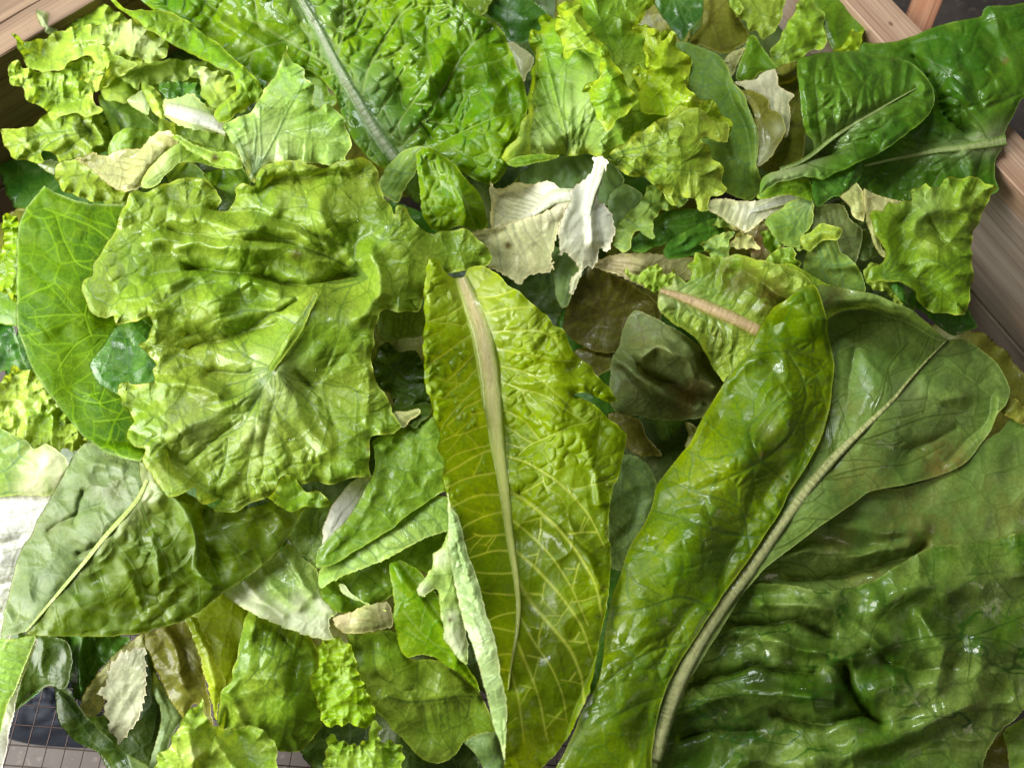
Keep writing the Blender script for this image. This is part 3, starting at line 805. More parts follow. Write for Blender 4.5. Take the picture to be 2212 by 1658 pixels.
# brace board outside the right rail (orange, running up to the right)
q0 = xy(2050, -120, -40); q1 = xy(1965, 95, -40)
bd = (np.array(q1) - np.array(q0)); bd /= np.hypot(*bd)
board('brace', np.array(q0) - bd * 0.1, np.array(q1) + bd * 0.0, 70, 40, -42 , W_ORANGE, crate, 'orange brown brace meeting the outside of the right rail')
# dark wooden pieces on the floor behind the top right corner
q0 = xy(2020, 20, -500); q1 = xy(2500, -40, -500)
o = board('timber_offcut', q0, q1, 70, 60, -870, W_ORANGE, None); tag(o, 'reddish timber offcut on the floor beyond the right rail', 'timber')
# wire mesh bottom of the crate
MZ = -440
wire_m = plain('wire', (0.05, 0.03, 0.025), 0.45, 0.6)
wl = 1.3
def wire_mesh(L_, rad=1.5):
    n = 24; co = []; F = []
    for i in range(n + 1):
        x = L_ * (i / n - 0.5)
        for k in range(6):
            a = k * math.pi / 3; co.append((x, rad * S * math.cos(a), rad * S * math.sin(a)))
    for i in range(n):
        for k in range(6): F.append((i * 6 + k, i * 6 + (k + 1) % 6, (i + 1) * 6 + (k + 1) % 6, (i + 1) * 6 + k))
    me = bpy.data.meshes.new('wire'); me.from_pydata(co, [], F); me.materials.append(wire_m)
    me.polygons.foreach_set("use_smooth", np.ones(len(F), bool)); me.update(); return me
wmesh = wire_mesh(0.62)
cen = at(560, 1560, MZ)[:2]
net_root = bpy.data.objects.new('mesh_floor', None); COL.objects.link(net_root); net_root.empty_display_size = 0.01
net_root.parent = crate
pitch = 44 * S
for k in range(-16, 17):
    for hor in (0, 1):
        o = link('wire', wmesh, net_root)
        aa = math.radians(-4 if hor else 84)
        o.rotation_euler = (0, 0, aa)
        px_, py_ = -math.sin(aa) * k * pitch, math.cos(aa) * k * pitch
        o.location = (cen[0] + px_, cen[1] + py_, (MZ + (3.6 if hor else 0)) * S)
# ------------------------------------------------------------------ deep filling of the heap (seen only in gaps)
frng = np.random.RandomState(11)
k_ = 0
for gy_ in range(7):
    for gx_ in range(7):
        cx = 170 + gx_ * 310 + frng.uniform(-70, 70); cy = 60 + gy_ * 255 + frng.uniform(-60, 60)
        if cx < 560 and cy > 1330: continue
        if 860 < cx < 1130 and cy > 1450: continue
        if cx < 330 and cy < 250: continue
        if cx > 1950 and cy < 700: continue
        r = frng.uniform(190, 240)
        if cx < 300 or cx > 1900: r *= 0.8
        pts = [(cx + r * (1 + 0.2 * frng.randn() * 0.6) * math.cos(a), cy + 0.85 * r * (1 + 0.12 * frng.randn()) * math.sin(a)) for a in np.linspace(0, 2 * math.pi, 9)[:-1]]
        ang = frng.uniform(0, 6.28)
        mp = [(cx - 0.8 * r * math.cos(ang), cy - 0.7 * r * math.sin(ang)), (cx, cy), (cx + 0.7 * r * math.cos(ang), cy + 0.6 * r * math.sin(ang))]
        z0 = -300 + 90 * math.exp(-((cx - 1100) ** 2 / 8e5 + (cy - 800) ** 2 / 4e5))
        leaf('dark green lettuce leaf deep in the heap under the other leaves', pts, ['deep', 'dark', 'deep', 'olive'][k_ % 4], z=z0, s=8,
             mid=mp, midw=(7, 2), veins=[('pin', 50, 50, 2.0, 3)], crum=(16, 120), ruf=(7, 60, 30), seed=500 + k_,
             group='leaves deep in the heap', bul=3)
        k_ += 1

def LF(*a, **k): return leaf(*a, **k)
# ================================================================== bottom left
LF('dark green crumpled leaf standing over the wire mesh at bottom left', c7((190,820),(420,830),(640,830),(780,860),(740,930),(620,1040),(550,1140),(495,1240),(450,1220),(425,1130),(400,1090),(330,1110),(285,1080),(250,990),(210,900)), 'dark',
   z=-190, crum=(14, 60), folds=[(22, 10, *c7((480, 860), (470, 1000), (480, 1180))), (-20, 8, *c7((410, 880), (400, 1080)))], veins=[('par', 100, 1370, 260, 1370, 6, 95, 1.6, 1)], seed=1, ruf=(5, 40, 20))
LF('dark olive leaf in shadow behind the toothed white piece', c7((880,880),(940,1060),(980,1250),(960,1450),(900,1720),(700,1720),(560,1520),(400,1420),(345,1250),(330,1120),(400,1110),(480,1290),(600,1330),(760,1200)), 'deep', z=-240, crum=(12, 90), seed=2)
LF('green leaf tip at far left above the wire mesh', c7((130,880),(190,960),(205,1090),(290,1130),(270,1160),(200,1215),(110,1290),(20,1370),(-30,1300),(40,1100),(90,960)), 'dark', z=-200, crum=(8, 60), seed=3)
LF('olive tan leaf hanging beside the toothed white piece', c7((880,830),(760,900),(680,970),(600,1060),(530,1160),(490,1240),(470,1310),(540,1340),(600,1310),(660,1200),(720,1100),(800,1000),(880,920)), 'tan', z=-150, crum=(8, 60), seed=4, veins=[('par', 300, 1375, 240, 1440, 4, 120, 1.6, 0)], teeth=(4, 18))
LF('white toothed endive piece at bottom left above the mesh', c7((760,935),(810,922),(870,925),(882,1000),(885,1080),(880,1180),(860,1280),(825,1360),(780,1430),(710,1498),(700,1450),(660,1440),(650,1380),(620,1290),(640,1240),(580,1190),(640,1130),(645,1060),(700,980)), 'white',
   z=-120, hp=[(*c7((880, 1000))[0], 6), (*c7((640, 1200))[0], -10), (*c7((710, 1490))[0], -16)], teeth=(7, 22), seed=5, crum=(3, 50), vw=1.5, veins=[('par', *c7((750, 940))[0], *c7((870, 930))[0], 7, 108, 1.1, -1.0), ('par', *c7((870, 960))[0], *c7((880, 1150))[0], 5, 125, 1.1, -1.0)], wig=0.05, branch=0.03, s=2.4, blots=[(*c7((720, 1400))[0], 22, .7)])
LF('blue green leaf edge at bottom, right of the toothed white piece', c7((930,1060),(1000,1180),(1060,1280),(1110,1350),(1050,1430),(1000,1570),(960,1720),(880,1720),(935,1500),(970,1380),(962,1280),(920,1180)), 'grey', z=-130, crum=(7, 60), seed=6)
LF('bright olive leaf behind the narrow lime strip at bottom left', c7((1150,740),(1340,590),(1520,690),(1500,860),(1440,1000),(1390,1140),(1340,1250),(1280,1100),(1220,900)), 'lime', z=-110, crum=(5, 80), seed=7, blots=[])
LF('translucent yellow green leaf with fine teeth and a dark net at bottom left', c7((865,845),(980,800),(1100,745),(1180,870),(1205,980),(1240,1130),(1290,1380),(1240,1400),(1180,1260),(1110,1345),(1050,1270),(1000,1190),(950,1080),(905,980)), 'olive',
   z=-85, teeth=(2.5, 14), seed=8, crum=(4, 50), folds=[(10, 9, *c7((1000, 820), (1080, 1000), (1110, 1150)))], blis=(5, 34), veins=[('par', *c7((1030, 800))[0], *c7((1150, 1050))[0], 5, 60, 1.4, 0)], s=2.4, pales=[(*c7((1150, 960))[0], 20, .5)])
LF('narrow lime green strip of leaf with a toothed edge', c7((1100,740),(1180,740),(1215,810),(1295,950),(1310,1030),(1345,1080),(1368,1150),(1335,1210),(1310,1300),(1305,1370),(1275,1270),(1240,1120),(1200,970),(1160,850)), 'lime', z=-60, teeth=(3, 18), seed=9, crum=(3, 60),
   folds=[(8, 8, *c7((1150, 760), (1230, 930), (1300, 1150)))], s=2.4)
LF('tall muted green leaf standing like a column at bottom left', c7((1500,680),(1620,740),(1750,800),(1880,860),(1930,1000),(1905,1150),(1920,1270),(1945,1400),(1890,1470),(1830,1530),(1720,1560),(1600,1500),(1540,1400),(1400,1420),(1315,1390),(1330,1200),(1390,1110),(1430,950)), 'bright',
   z=-45, hp=[(*c7((1550, 1000))[0], 34), (*c7((1800, 850))[0], 10), (*c7((1900, 1400))[0], -18), (*c7((1350, 1330))[0], -22), (*c7((1700, 1250))[0], 20)], crum=(11, 60), folds=[(16, 10, *c7((1520, 780), (1440, 1000), (1380, 1180), (1480, 1400))), (-14, 8, *c7((1700, 850), (1780, 1000), (1770, 1180)))],
   veins=[('par', *c7((1520, 760))[0], *c7((1850, 860))[0], 7, 105, 2, 1)], bul=6, seed=10, ruf=(5, 50, 20), s=2.4)
LF('bluish green leaf with a stiff fold at bottom centre', c8((80,835),(200,825),(380,830),(460,980),(640,1000),(780,1090),(880,1190),(950,1340),(985,1440),(860,1450),(790,1485),(740,1560),(640,1622),(550,1600),(420,1480),(330,1380),(250,1290),(200,1180),(130,1050),(100,930)), 'bright',
   z=-70, hp=[(*c8((130, 900))[0], 22), (*c8((500, 1150))[0], 6), (*c8((700, 1560))[0], -22), (*c8((300, 1250))[0], 12)], crum=(8, 70), folds=[(9, 8, *c8((330, 1210), (500, 1250), (760, 1215), (860, 1220))), (-9, 9, *c8((270, 1090), (400, 1170), (480, 1180)))],
   xveins=[(2.6, *c8((330, 1220), (450, 1250), (620, 1240), (760, 1215), (880, 1220))), (1.8, *c8((510, 1000), (510, 1240))), (1.6, *c8((240, 900), (260, 1060), (420, 1200))), (1.6, *c8((740, 1220), (800, 1300), (850, 1400)))], veins=[('par', *c8((500, 1250))[0], *c8((860, 1230))[0], 5, 80, 1.5, 0)], seed=11, bul=5, s=2.4)
LF('pale green leaf curling in under the yellow cos leaf at bottom', c8((790,1490),(860,1445),(990,1435),(1040,1600),(1030,1720),(940,1720),(850,1560)), 'grey', z=-75, crum=(6, 50), seed=12)
LF('bubbly yellow green frilly leaf low in the bottom centre', [(694,1383),(722,1376),(745,1384),(762,1402),(772,1440),(788,1480),(803,1515),(812,1550),(790,1572),(760,1562),(730,1566),(702,1568),(688,1530),(680,1500),(668,1470),(690,1430),(684,1400)], 'curly',
   z=-40, seed=13, crum=(10, 50), blis=(7, 19), ruf=(6, 31, 18), frill=(8, 30), s=2.2, edge=(4, 12), veins=[('par', 760, 1400, 800, 1540, 5, 195, 1.6, 0)])
LF('curled frilly yellow leaf edge at the bottom, below the bubbly one', [(712,1580),(735,1598),(770,1606),(796,1592),(798,1566),(812,1556),(824,1568),(820,1600),(842,1598),(868,1610),(872,1640),(850,1700),(700,1700),(704,1620)], 'frise', z=-35, seed=14, crum=(8, 40), ruf=(14, 26, 16), frill=(12, 26), s=2.2)
LF('yellow green star shaped frilly leaf at the bottom edge', c7((1222,1212,1),(1232,1310),(1290,1390),(1400,1412),(1550,1395),(1640,1470),(1670,1560),(1640,1720),(940,1720),(955,1550,1),(1020,1530),(1035,1470),(1080,1400),(1130,1300),(1190,1270)), 'frise',
   z=-10, hp=[(*c7((1222, 1230))[0], 26), (*c7((1400, 1430))[0], -10), (*c7((1200, 1500))[0], 24), (*c7((1600, 1600))[0], 0), (*c7((960, 1650))[0], 0)], folds=[(16, 7, *c7((1130, 1420), (1150, 1560), (1160, 1649))), (16, 8, *c7((1240, 1340), (1330, 1500), (1420, 1640))), (-12, 9, *c7((1300, 1440), (1250, 1600)))],
   seed=15, crum=(10, 50), ruf=(7, 36, 18), s=2.2, pales=[(*c7((1170, 1560))[0], 14, .5)], edge=(3, 14), wig=.1)
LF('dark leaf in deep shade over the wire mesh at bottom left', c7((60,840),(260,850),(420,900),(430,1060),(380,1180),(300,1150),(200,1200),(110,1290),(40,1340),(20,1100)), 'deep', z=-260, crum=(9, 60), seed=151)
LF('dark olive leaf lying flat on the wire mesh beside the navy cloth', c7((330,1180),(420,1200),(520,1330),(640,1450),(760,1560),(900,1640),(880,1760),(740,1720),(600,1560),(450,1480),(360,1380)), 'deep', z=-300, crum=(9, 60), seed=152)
# left edge bits
LF('dark wet leaf in shadow at the far left edge', [(-60,660),(20,690),(50,780),(75,830),(20,800),(-60,810)], 'dark', z=-60, crum=(8, 40), seed=16)
LF('green leaf at far left behind the netted oval leaf', [(-60,540),(10,540),(45,600),(45,700),(10,700),(-60,690)], 'mid', z=-40, crum=(8, 50), seed=17)
LF('small lime green frilly bit at the far left edge', [(-40,560),(0,545),(8,520),(6,470),(20,462),(40,475),(52,560),(40,620),(36,660),(20,640),(-40,600)], 'curly', z=-25, crum=(8, 30), ruf=(8, 24, 14), seed=18, s=2.2)
LF('blurred frilly yellow green leaf at the far left below the oval leaf', [(-40,840),(10,815),(30,790),(60,800),(90,810),(130,880),(190,950),(170,975),(130,970),(125,1000),(100,985),(70,960),(30,950),(-40,900)], 'frise', z=-25, crum=(12, 40), ruf=(12, 28, 20), frill=(14, 28), seed=19, s=2.4)
LF('big blown out white rib of a pale leaf at the far left', [(-60,1050),(0,1050),(60,1040),(120,1050),(125,1120),(80,1200),(60,1300),(20,1390),(80,1380),(62,1430),(40,1500),(20,1580),(-10,1720),(-60,1720)], 'white_blown', z=-15, hp=[(-20, 1200, 20), (60, 1300, 0), (0, 1560, -10)], crum=(3, 80), seed=20,
   pales=[(20, 1120, 90, .6)], folds=[(-8, 6, (-40, 1180), (40, 1170)), (-8, 6, (-40, 1260), (30, 1250)), (-8, 6, (-40, 1330), (10, 1320))], veins=[('par', -40, 1120, -40, 1500, 16, -8, 1.4, 0)], wig=.04, branch=.02, side='under')
LF('pale yellow green leaf strip dropping from the left edge to the bottom', c7((-60,880),(60,870),(215,850),(190,930),(150,1030),(100,1160),(50,1260),(20,1360),(0,1440),(-60,1500)), 'light', z=-5, crum=(4, 90), seed=21, veins=[('par', *c7((200, 860))[0], *c7((60, 1250))[0], 9, 190, 1.2, 0)], wig=.05, branch=.03, edge=(1, 30))
LF('bluish pale leaf at the far left with a white torn rib', c4((-80,1080),(0,1090),(60,1120),(160,1175),(200,1210),(270,1190),(330,1215),(390,1265),(412,1310),(402,1390),(370,1450),(300,1500),(200,1505),(80,1500),(-80,1500)), 'soft', z=5, crum=(5, 60), seed=22,
   xveins=[(2, *c4((-40, 1380), (60, 1330), (160, 1240))), (2, *c4((-40, 1260), (80, 1190), (130, 1160)))], pales=[(*c4((300, 1300))[0], 42, 1.3), (*c4((200, 1450))[0], 36, 1.2), (*c4((360, 1400))[0], 30, 1.2)], s=2.4)
# ================================================================== bottom centre left of the cos leaf
LF('light green leaf behind the white ribbed leaf, left of centre', c7((1740,255),(1770,160),(1830,90),(1900,50),(2010,40),(2060,120),(2000,300),(1960,440),(1900,445),(1860,400),(1800,350)), 'light', z=-40, crum=(5, 60), blis=(4, 40), seed=23, veins=[('par', *c7((1900, 60))[0], *c7((2000, 200))[0], 4, 110, 1.6, 1)])
LF('white rimmed pale yellow leaf base fanning out at lower left', c7((1340,590),(1440,530),(1520,480),(1600,410),(1690,340),(1745,285),(1830,380),(1905,440),(1945,560),(2050,690),(1985,760),(2010,870),(1900,862),(1750,815),(1600,752),(1450,672)), 'light', z=-25,
   hp=[(*c7((1700, 560))[0], 6), (*c7((1900, 850))[0], 16), (*c7((1400, 610))[0], 10), (*c7((1900, 470))[0], -4)], folds=[(10, 6, *c7((1480, 500), (1560, 620), (1700, 720))), (10, 6, *c7((1590, 430), (1660, 560), (1800, 680))), (8, 6, *c7((1720, 320), (1780, 470), (1870, 600)))],
   pales=[(*c7((1500, 660))[0], 36, 1.8), (*c7((1650, 740))[0], 32, 1.6), (*c7((1800, 780))[0], 34, 1.6), (*c7((1930, 810))[0], 34, 1.6), (*c7((1960, 660))[0], 26, 1.3), (*c7((1800, 640))[0], 22, .9)], crum=(3, 60), teeth=(3, 26), seed=24, s=2.4)
LF('mid green leaf layer beneath the ribbed fold left of the cos leaf', [(690,1275),(760,1225),(840,1190),(960,1140),(985,1230),(950,1260),(900,1230),(862,1270),(830,1300),(780,1322),(725,1322),(700,1300)], 'mid', z=-35, crum=(5, 50), seed=25, blis=(3, 30))
LF('short cut piece of pale yellow rib lying below the white leaf base', c8((0,735),(90,705),(200,668),(325,640),(350,690),(358,740),(350,790),(280,812),(200,828),(80,835),(12,800)), 'tan', z=-15, hp=[(*c8((20, 770))[0], 0), (*c8((180, 740))[0], 18), (*c8((340, 740))[0], 4)], crum=(2, 40), seed=26, teeth=(3, 22), pales=[(*c8((60, 740))[0], 26, .7), (*c8((330, 700))[0], 20, .8)], s=2.4)
LF('dark green folded leaf tip with parallel veins left of the cos leaf', c8((338,415,1),(400,395),(500,440),(590,540),(660,660),(760,940),(850,1100),(885,1190),(760,1085),(640,1000),(540,962),(440,980),(390,890),(362,740),(358,600),(345,500)), 'vivid',
   z=0, hp=[(*c8((345, 430))[0], 14), (*c8((560, 700))[0], 16), (*c8((440, 960))[0], 0), (*c8((860, 1150))[0], -6)], folds=[(12, 8, *c8((360, 440), (480, 600), (620, 760), (760, 980)))], xveins=[(2.2, *c8((400, 400), (520, 560), (640, 730), (720, 850))), (1.4, *c8((420, 700), (540, 840), (680, 950))), (1.4, *c8((440, 800), (560, 900)))], crum=(3, 50), bul=3, seed=27, s=2.4)
LF('thin translucent shard of leaf left of the cos leaf', c8((30,530),(60,535),(110,590),(190,650),(320,700),(200,665),(100,620),(40,580)), 'light', z=15, crum=(1, 30), seed=28, s=2, curl=1, pales=[(*c8((80, 570))[0], 40, .8)])
LF('bright white and green leaf face between two green folds', [(696,1186),(698,1140),(715,1095),(745,1055),(775,1030),(808,1028),(806,1060),(790,1095),(755,1130),(722,1165)], 'white', z=-10, crum=(3, 50), seed=29, s=2.6, pales=[(740,1110,60,1)])
LF('ribbed light green fold with cross veins left of the cos leaf', [(690,1270),(690,1232),(720,1205),(752,1180),(780,1155),(815,1128),(852,1104),(900,1082),(962,1070),(985,1120),(968,1145),(920,1161),(880,1182),(840,1204),(790,1226),(740,1244)], 'light', z=8,
   hp=[(700, 1240, -4), (800, 1160, 12), (840, 1190, 16), (950, 1080, 12)], edge=(2, 14), crum=(2, 50), bul=4, veins=[('par', 720, 1215, 960, 1085, 9, 38, 1.8, 2)], branch=.05, seed=30, s=2.2, teeth=(2, 16))
LF('mid green leaf folded over, pointing down left of the cos leaf', [(806,950),(850,932),(895,915),(940,900),(965,930),(972,1000),(975,1050),(930,1078),(885,1108),(850,1140),(810,1165),(760,1195),(715,1222),(682,1228,1),(683,1192),(705,1165),(735,1135),(768,1095),(790,1055),(803,1030),(812,1000)], 'mid', z=22,
   hp=[(690, 1215, -6), (810, 1100, 18), (850, 960, 12), (960, 1030, 12)], folds=[(9, 9, (820, 980), (815, 1050), (770, 1130), (700, 1200))], crum=(5, 40), bul=4, veins=[('par', 820, 1010, 700, 1190, 7, 20, 1.6, 0)], seed=31, s=2.2)
LF('torn pale endive shard beside the cos leaf edge', c8((690,215),(665,290),(640,330),(600,360),(600,430),(570,470),(500,560),(512,600),(545,610),(620,570),(640,700),(665,790),(655,860),(700,920),(735,975),(800,1022),(810,900),(780,700),(760,500),(740,350)), 'light', z=26, hp=[(*c8((520, 580))[0], 10), (*c8((700, 800))[0], 6)], teeth=(2, 15), crum=(3, 30), seed=32, s=2.2,
   pales=[(*c8((640, 380))[0], 22, 1), (*c8((530, 580))[0], 22, .9), (*c8((740, 880))[0], 42, 1.2), (*c8((720, 740))[0], 18, 1)], blots=[(*c8((708, 755))[0], 7, 1)], parent=None)
# ================================================================== centre gap between big frilly leaf and cos leaf
LF('dark small leaf edge in the shadow left of the cos leaf top', c5((265,400),(350,335),(480,320),(570,390),(570,520),(420,560),(300,572),(262,530)), 'shade', z=-40, crum=(4, 50), seed=33, veins=[('par', *c5((330, 340))[0], *c5((540, 360))[0], 5, 100, 1.4, 0)])
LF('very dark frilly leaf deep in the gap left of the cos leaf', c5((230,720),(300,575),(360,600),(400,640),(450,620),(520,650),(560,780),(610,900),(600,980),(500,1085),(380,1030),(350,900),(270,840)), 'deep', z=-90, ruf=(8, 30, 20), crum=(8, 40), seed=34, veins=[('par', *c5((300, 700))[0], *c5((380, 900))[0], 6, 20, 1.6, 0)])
LF('pale end of a stem lying in the dark gap left of the cos leaf', c5((360, 995), (430, 985), (520, 975), (520, 1010), (470, 1040), (430, 1085), (380, 1070)), 'tan', z=-60, crum=(1, 40), seed=35)
# ================================================================== dark centre right
LF('brown leaf scrap in the dark hole right of the cos leaf', c5((1660,1000),(1780,1010),(1850,1050),(1900,1150),(1985,1260),(1930,1262),(1860,1265),(1760,1200),(1680,1100)), 'brown', z=-150, crum=(5, 60), seed=36)
LF('small curled scrap at the edge of the dark hole', c5((2115,1055),(2150,1060),(2200,1100),(2212,1180),(2150,1220),(2125,1200),(2140,1130)), 'tan', z=-90, crum=(5, 30), seed=37)
LF('grey green oval leaf low between the cos leaf and the long glossy leaf', c5((1640,1300),(1720,1255),(1800,1250),(1880,1290),(1940,1390),(1957,1500),(1930,1620),(1900,1760),(1850,1900),(1760,1960),(1640,1900)), 'grey', z=-70, crum=(5, 60), seed=38, xveins=[(2.2, *c5((1790, 1340), (1850, 1440), (1840, 1560))), (2, *c5((1690, 1420), (1790, 1500), (1840, 1560))), (2, *c5((1840, 1560), (1800, 1700), (1700, 1780))), (1.8, *c5((1850, 1440), (1930, 1460)))], bul=6, hp=[(*c5((1740, 1300))[0], 14), (*c5((1930, 1450))[0], 0)])
LF('brown pink leaf stub between the cos leaf and the folded grey leaf', c5((1450,640),(1500,600),(1590,582),(1650,600),(1700,640),(1690,720),(1640,760),(1560,800),(1480,780)), 'brown', z=-60, crum=(5, 50), seed=39)
LF('dark olive translucent leaf with a pointed tip above the grey folded leaf', c5((1552,72,1),(1590,105),(1650,150),(1760,205),(1880,272),(1960,340),(1975,420),(1930,520),(1850,600),(1700,640),(1560,620),(1440,560),(1390,480),(1420,330),(1480,200),(1530,130)), 'brown', z=-30,
   crum=(7, 70), veins=[('rad', *c5((1640, 400))[0], 0, 360, 7, 1.8)], seed=40, bul=5, hp=[(*c5((1552, 80))[0], 16), (*c5((1650, 400))[0], -12), (*c5((1900, 400))[0], -10)])
LF('folded grey olive wet leaf in the shaded centre', c5((1690,640),(1725,590),(1760,450),(1820,385),(1900,412),(1980,450),(2100,520),(2200,590),(2300,700),(2450,800),(2430,900),(2340,960),(2250,1020),(2100,1045),(1980,1045),(1850,1022),(1720,1000),(1660,935),(1668,780),(1675,690)), 'shade', z=-5,
   hp=[(*c5((1820, 400))[0], 20), (*c5((1760, 650))[0], 6), (*c5((2000, 650))[0], 24), (*c5((1750, 800))[0], 14), (*c5((2100, 900))[0], -6), (*c5((1900, 980))[0], 4), (*c5((2200, 760))[0], 8)],
   folds=[(34, 8, *c5((1870, 640), (1960, 605), (2060, 640), (2150, 690), (2190, 800), (2300, 860))), (-46, 10, *c5((1860, 740), (2040, 830), (2200, 900), (2330, 930))), (-36, 9, *c5((2240, 640), (2260, 760), (2380, 820))), (22, 8, *c5((1720, 700), (1850, 790), (1980, 900), (2200, 960)))],
   crum=(5, 60), hps=2.4, bul=4, seed=41, s=2.1, side='under', curl=8, veins=[('par', *c5((1720, 700))[0], *c5((1950, 900))[0], 4, 60, 1.5, 1), ('par', *c5((1750, 960))[0], *c5((2200, 1000))[0], 9, -40, 1.2, 1)], blots=[(*c5((1900, 560))[0], 50, .4), (*c5((1800, 780))[0], 40, .5), (*c5((2150, 900))[0], 60, .8)])
# ================================================================== top left
LF('grey green leaf behind the frilly leaf at the top left', c1((340,1090),(460,1060),(600,1080),(700,1180),(780,1260),(650,1180),(500,1160),(400,1150)), 'grey', z=-60, crum=(5, 40), seed=42)
LF('tiny dark scrap of leaf against the left crate board', c1((210,985),(300,960),(370,990),(385,1040),(330,1055),(270,1030)), 'shade', z=-40, crum=(6, 30), seed=43)
LF('frilly green leaf hanging over the left crate board', c1((0,790),(50,770),(110,772),(180,760),(290,675),(400,665),(520,672),(600,680),(680,740),(690,900),(560,940),(525,970),(560,1010),(585,1050),(550,1078),(500,1082),(440,1100),(400,1070),(385,1000),(330,950),(290,910),(255,915),(262,975),(190,975),(120,960),(70,945),(40,900)), 'bright', z=-30,
   hp=[(10, 290, -14), (120, 300, 10), (200, 280, 4), (170, 380, -8)], ruf=(10, 40, 20), crum=(10, 45), bul=6, blis=(6, 26), veins=[('rad', *c1((560, 780))[0], 110, 220, 6, 2)], folds=[(18, 8, *c1((420, 690), (470, 800), (560, 900))), (16, 8, *c1((520, 700), (590, 790), (630, 880)))], seed=44, s=2.3)
LF('frilled pale leaf at the very top left behind the others', c1((395,50),(430,40),(480,62),(500,10),(520,-40),(600,-30),(640,30),(700,70),(770,120),(700,190),(560,190),(430,190),(385,150),(400,110)), 'frise', z=-20, ruf=(10, 30, 18), frill=(10, 30), crum=(7, 40), seed=45, s=2.3)
LF('clear pale sliver of rib sticking up against the left rail', c1((215,70),(240,62),(280,75),(320,130),(350,190),(330,215),(290,200),(265,190),(225,120)), 'grey', z=5, crum=(1, 20), seed=46, s=2, pales=[(88, 45, 30, .5)], hp=[(85, 40, 10), (108, 65, 0)])
LF('ragged pale green leaf piece left of the white rib piece', c1((600,570),(690,470),(740,520),(780,600),(870,680),(970,790),(900,850),(780,880),(700,860),(650,720),(610,640)), 'soft', z=-12, crum=(5, 50), seed=47, veins=[('par', *c1((620, 600))[0], *c1((680, 700))[0], 3, 45, 1.8, 0)], hp=[(*c1((650, 600))[0], 10), (*c1((900, 800))[0], -6)])
LF('glossy curled green leaf fold at left, above the tan piece', c1((650,930),(660,870),(700,810),(760,775),(880,780),(980,805),(1010,850),(960,870),(860,890),(780,915),(700,940)), 'mid', z=6, hp=[(*c1((660, 900))[0], 0), (*c1((760, 830))[0], 22), (*c1((980, 830))[0], 2)], crum=(4, 30), bul=5, seed=48, s=2.3, veins=[('par', *c1((680, 860))[0], *c1((700, 920))[0], 4, 0, 1.5, 0)])
LF('pale frilly leaf filling the space behind the white rib piece', c1((560,420),(700,380),(900,370),(1150,360),(1350,420),(1480,520),(1500,640),(1380,720),(1200,640),(1000,560),(800,620),(640,600)), 'frise', z=-20, crum=(9, 50), ruf=(9, 40, 20), frill=(10, 44), edgeband=12, seed=161, s=2.4)
LF('soft pale leaf with wavy edge below the white rib piece', c1((960,720),(1100,760),(1300,800),(1450,860),(1480,980),(1380,960),(1200,900),(1060,840),(960,800)), 'light', z=-8, crum=(6, 40), ruf=(6, 34, 16), seed=162, s=2.4, veins=[('par', *c1((1000, 760))[0], *c1((1400, 880))[0], 5, 60, 1.5, 0)])
LF('light frilly leaf between the tan piece and the netted oval leaf', c1((330,1000),(460,960),(600,1000),(700,1120),(800,1180),(860,1240),(760,1290),(620,1230),(480,1190),(360,1130)), 'bright', z=-10, crum=(7, 40), ruf=(8, 34, 18), seed=163, s=2.4)
LF('light green flap above the white rib piece', c1((700,455),(780,425),(860,400),(960,385),(1060,360),(1140,375),(1150,450),(1080,510),(980,505),(900,512),(850,500),(835,545),(790,520)), 'light', z=-4, crum=(6, 40), seed=49, ruf=(5, 30, 14), s=2.4)
LF('pale triangular shard left of the white rib piece', c1((760,600),(810,570),(850,545),(885,570),(905,610),(898,700,1),(860,680),(800,645)), 'light', z=8, crum=(2, 40), seed=50, pales=[(300, 215, 40, .6)], s=2.4)
LF('twisted light green strip between the shard and the white rib', c1((845,500),(900,510),(950,545),(985,600),(1005,650),(992,718,1),(940,690),(890,620),(860,560)), 'frise', z=16, crum=(4, 30), seed=51, ruf=(4, 22, 12), s=2.3, folds=[(10, 6, *c1((860, 520), (930, 600), (985, 700)))])
LF('dark green small leaves in the hole above the white rib', c1((960,500),(1100,490),(1220,520),(1250,600),(1200,650),(1100,600),(1000,600)), 'dark', z=-30, crum=(8, 30), ruf=(6, 20, 12), seed=52)
LF('white rib piece with a toothed top edge at upper left', c1((985,600),(1040,590),(1100,575),(1160,560),(1200,600),(1260,640),(1320,690),(1400,740),(1420,800),(1340,808),(1250,795),(1150,775),(1060,745),(1000,705),(985,650)), 'light', z=6, teeth=(4, 20), seed=53, s=2.2,
   hp=[(*c1((1000, 650))[0], -4), (*c1((1170, 690))[0], 16), (*c1((1150, 590))[0], -2), (*c1((1350, 780))[0], 0)], mid=c1((1000, 655), (1100, 680), (1220, 720), (1370, 775)), midw=(30, 38, 34), ribpal='white', crum=(2, 40), pales=[(430, 250, 120, .4)])
LF('pale frilly scrap right of the white rib piece', c1((1130,400),(1180,385),(1290,430),(1400,470),(1440,540),(1400,620),(1330,650),(1270,640),(1215,580),(1205,490),(1150,460)), 'frise', z=8, crum=(7, 35), ruf=(7, 28, 14), seed=54, s=2.4, pales=[(440, 160, 30, .5)])
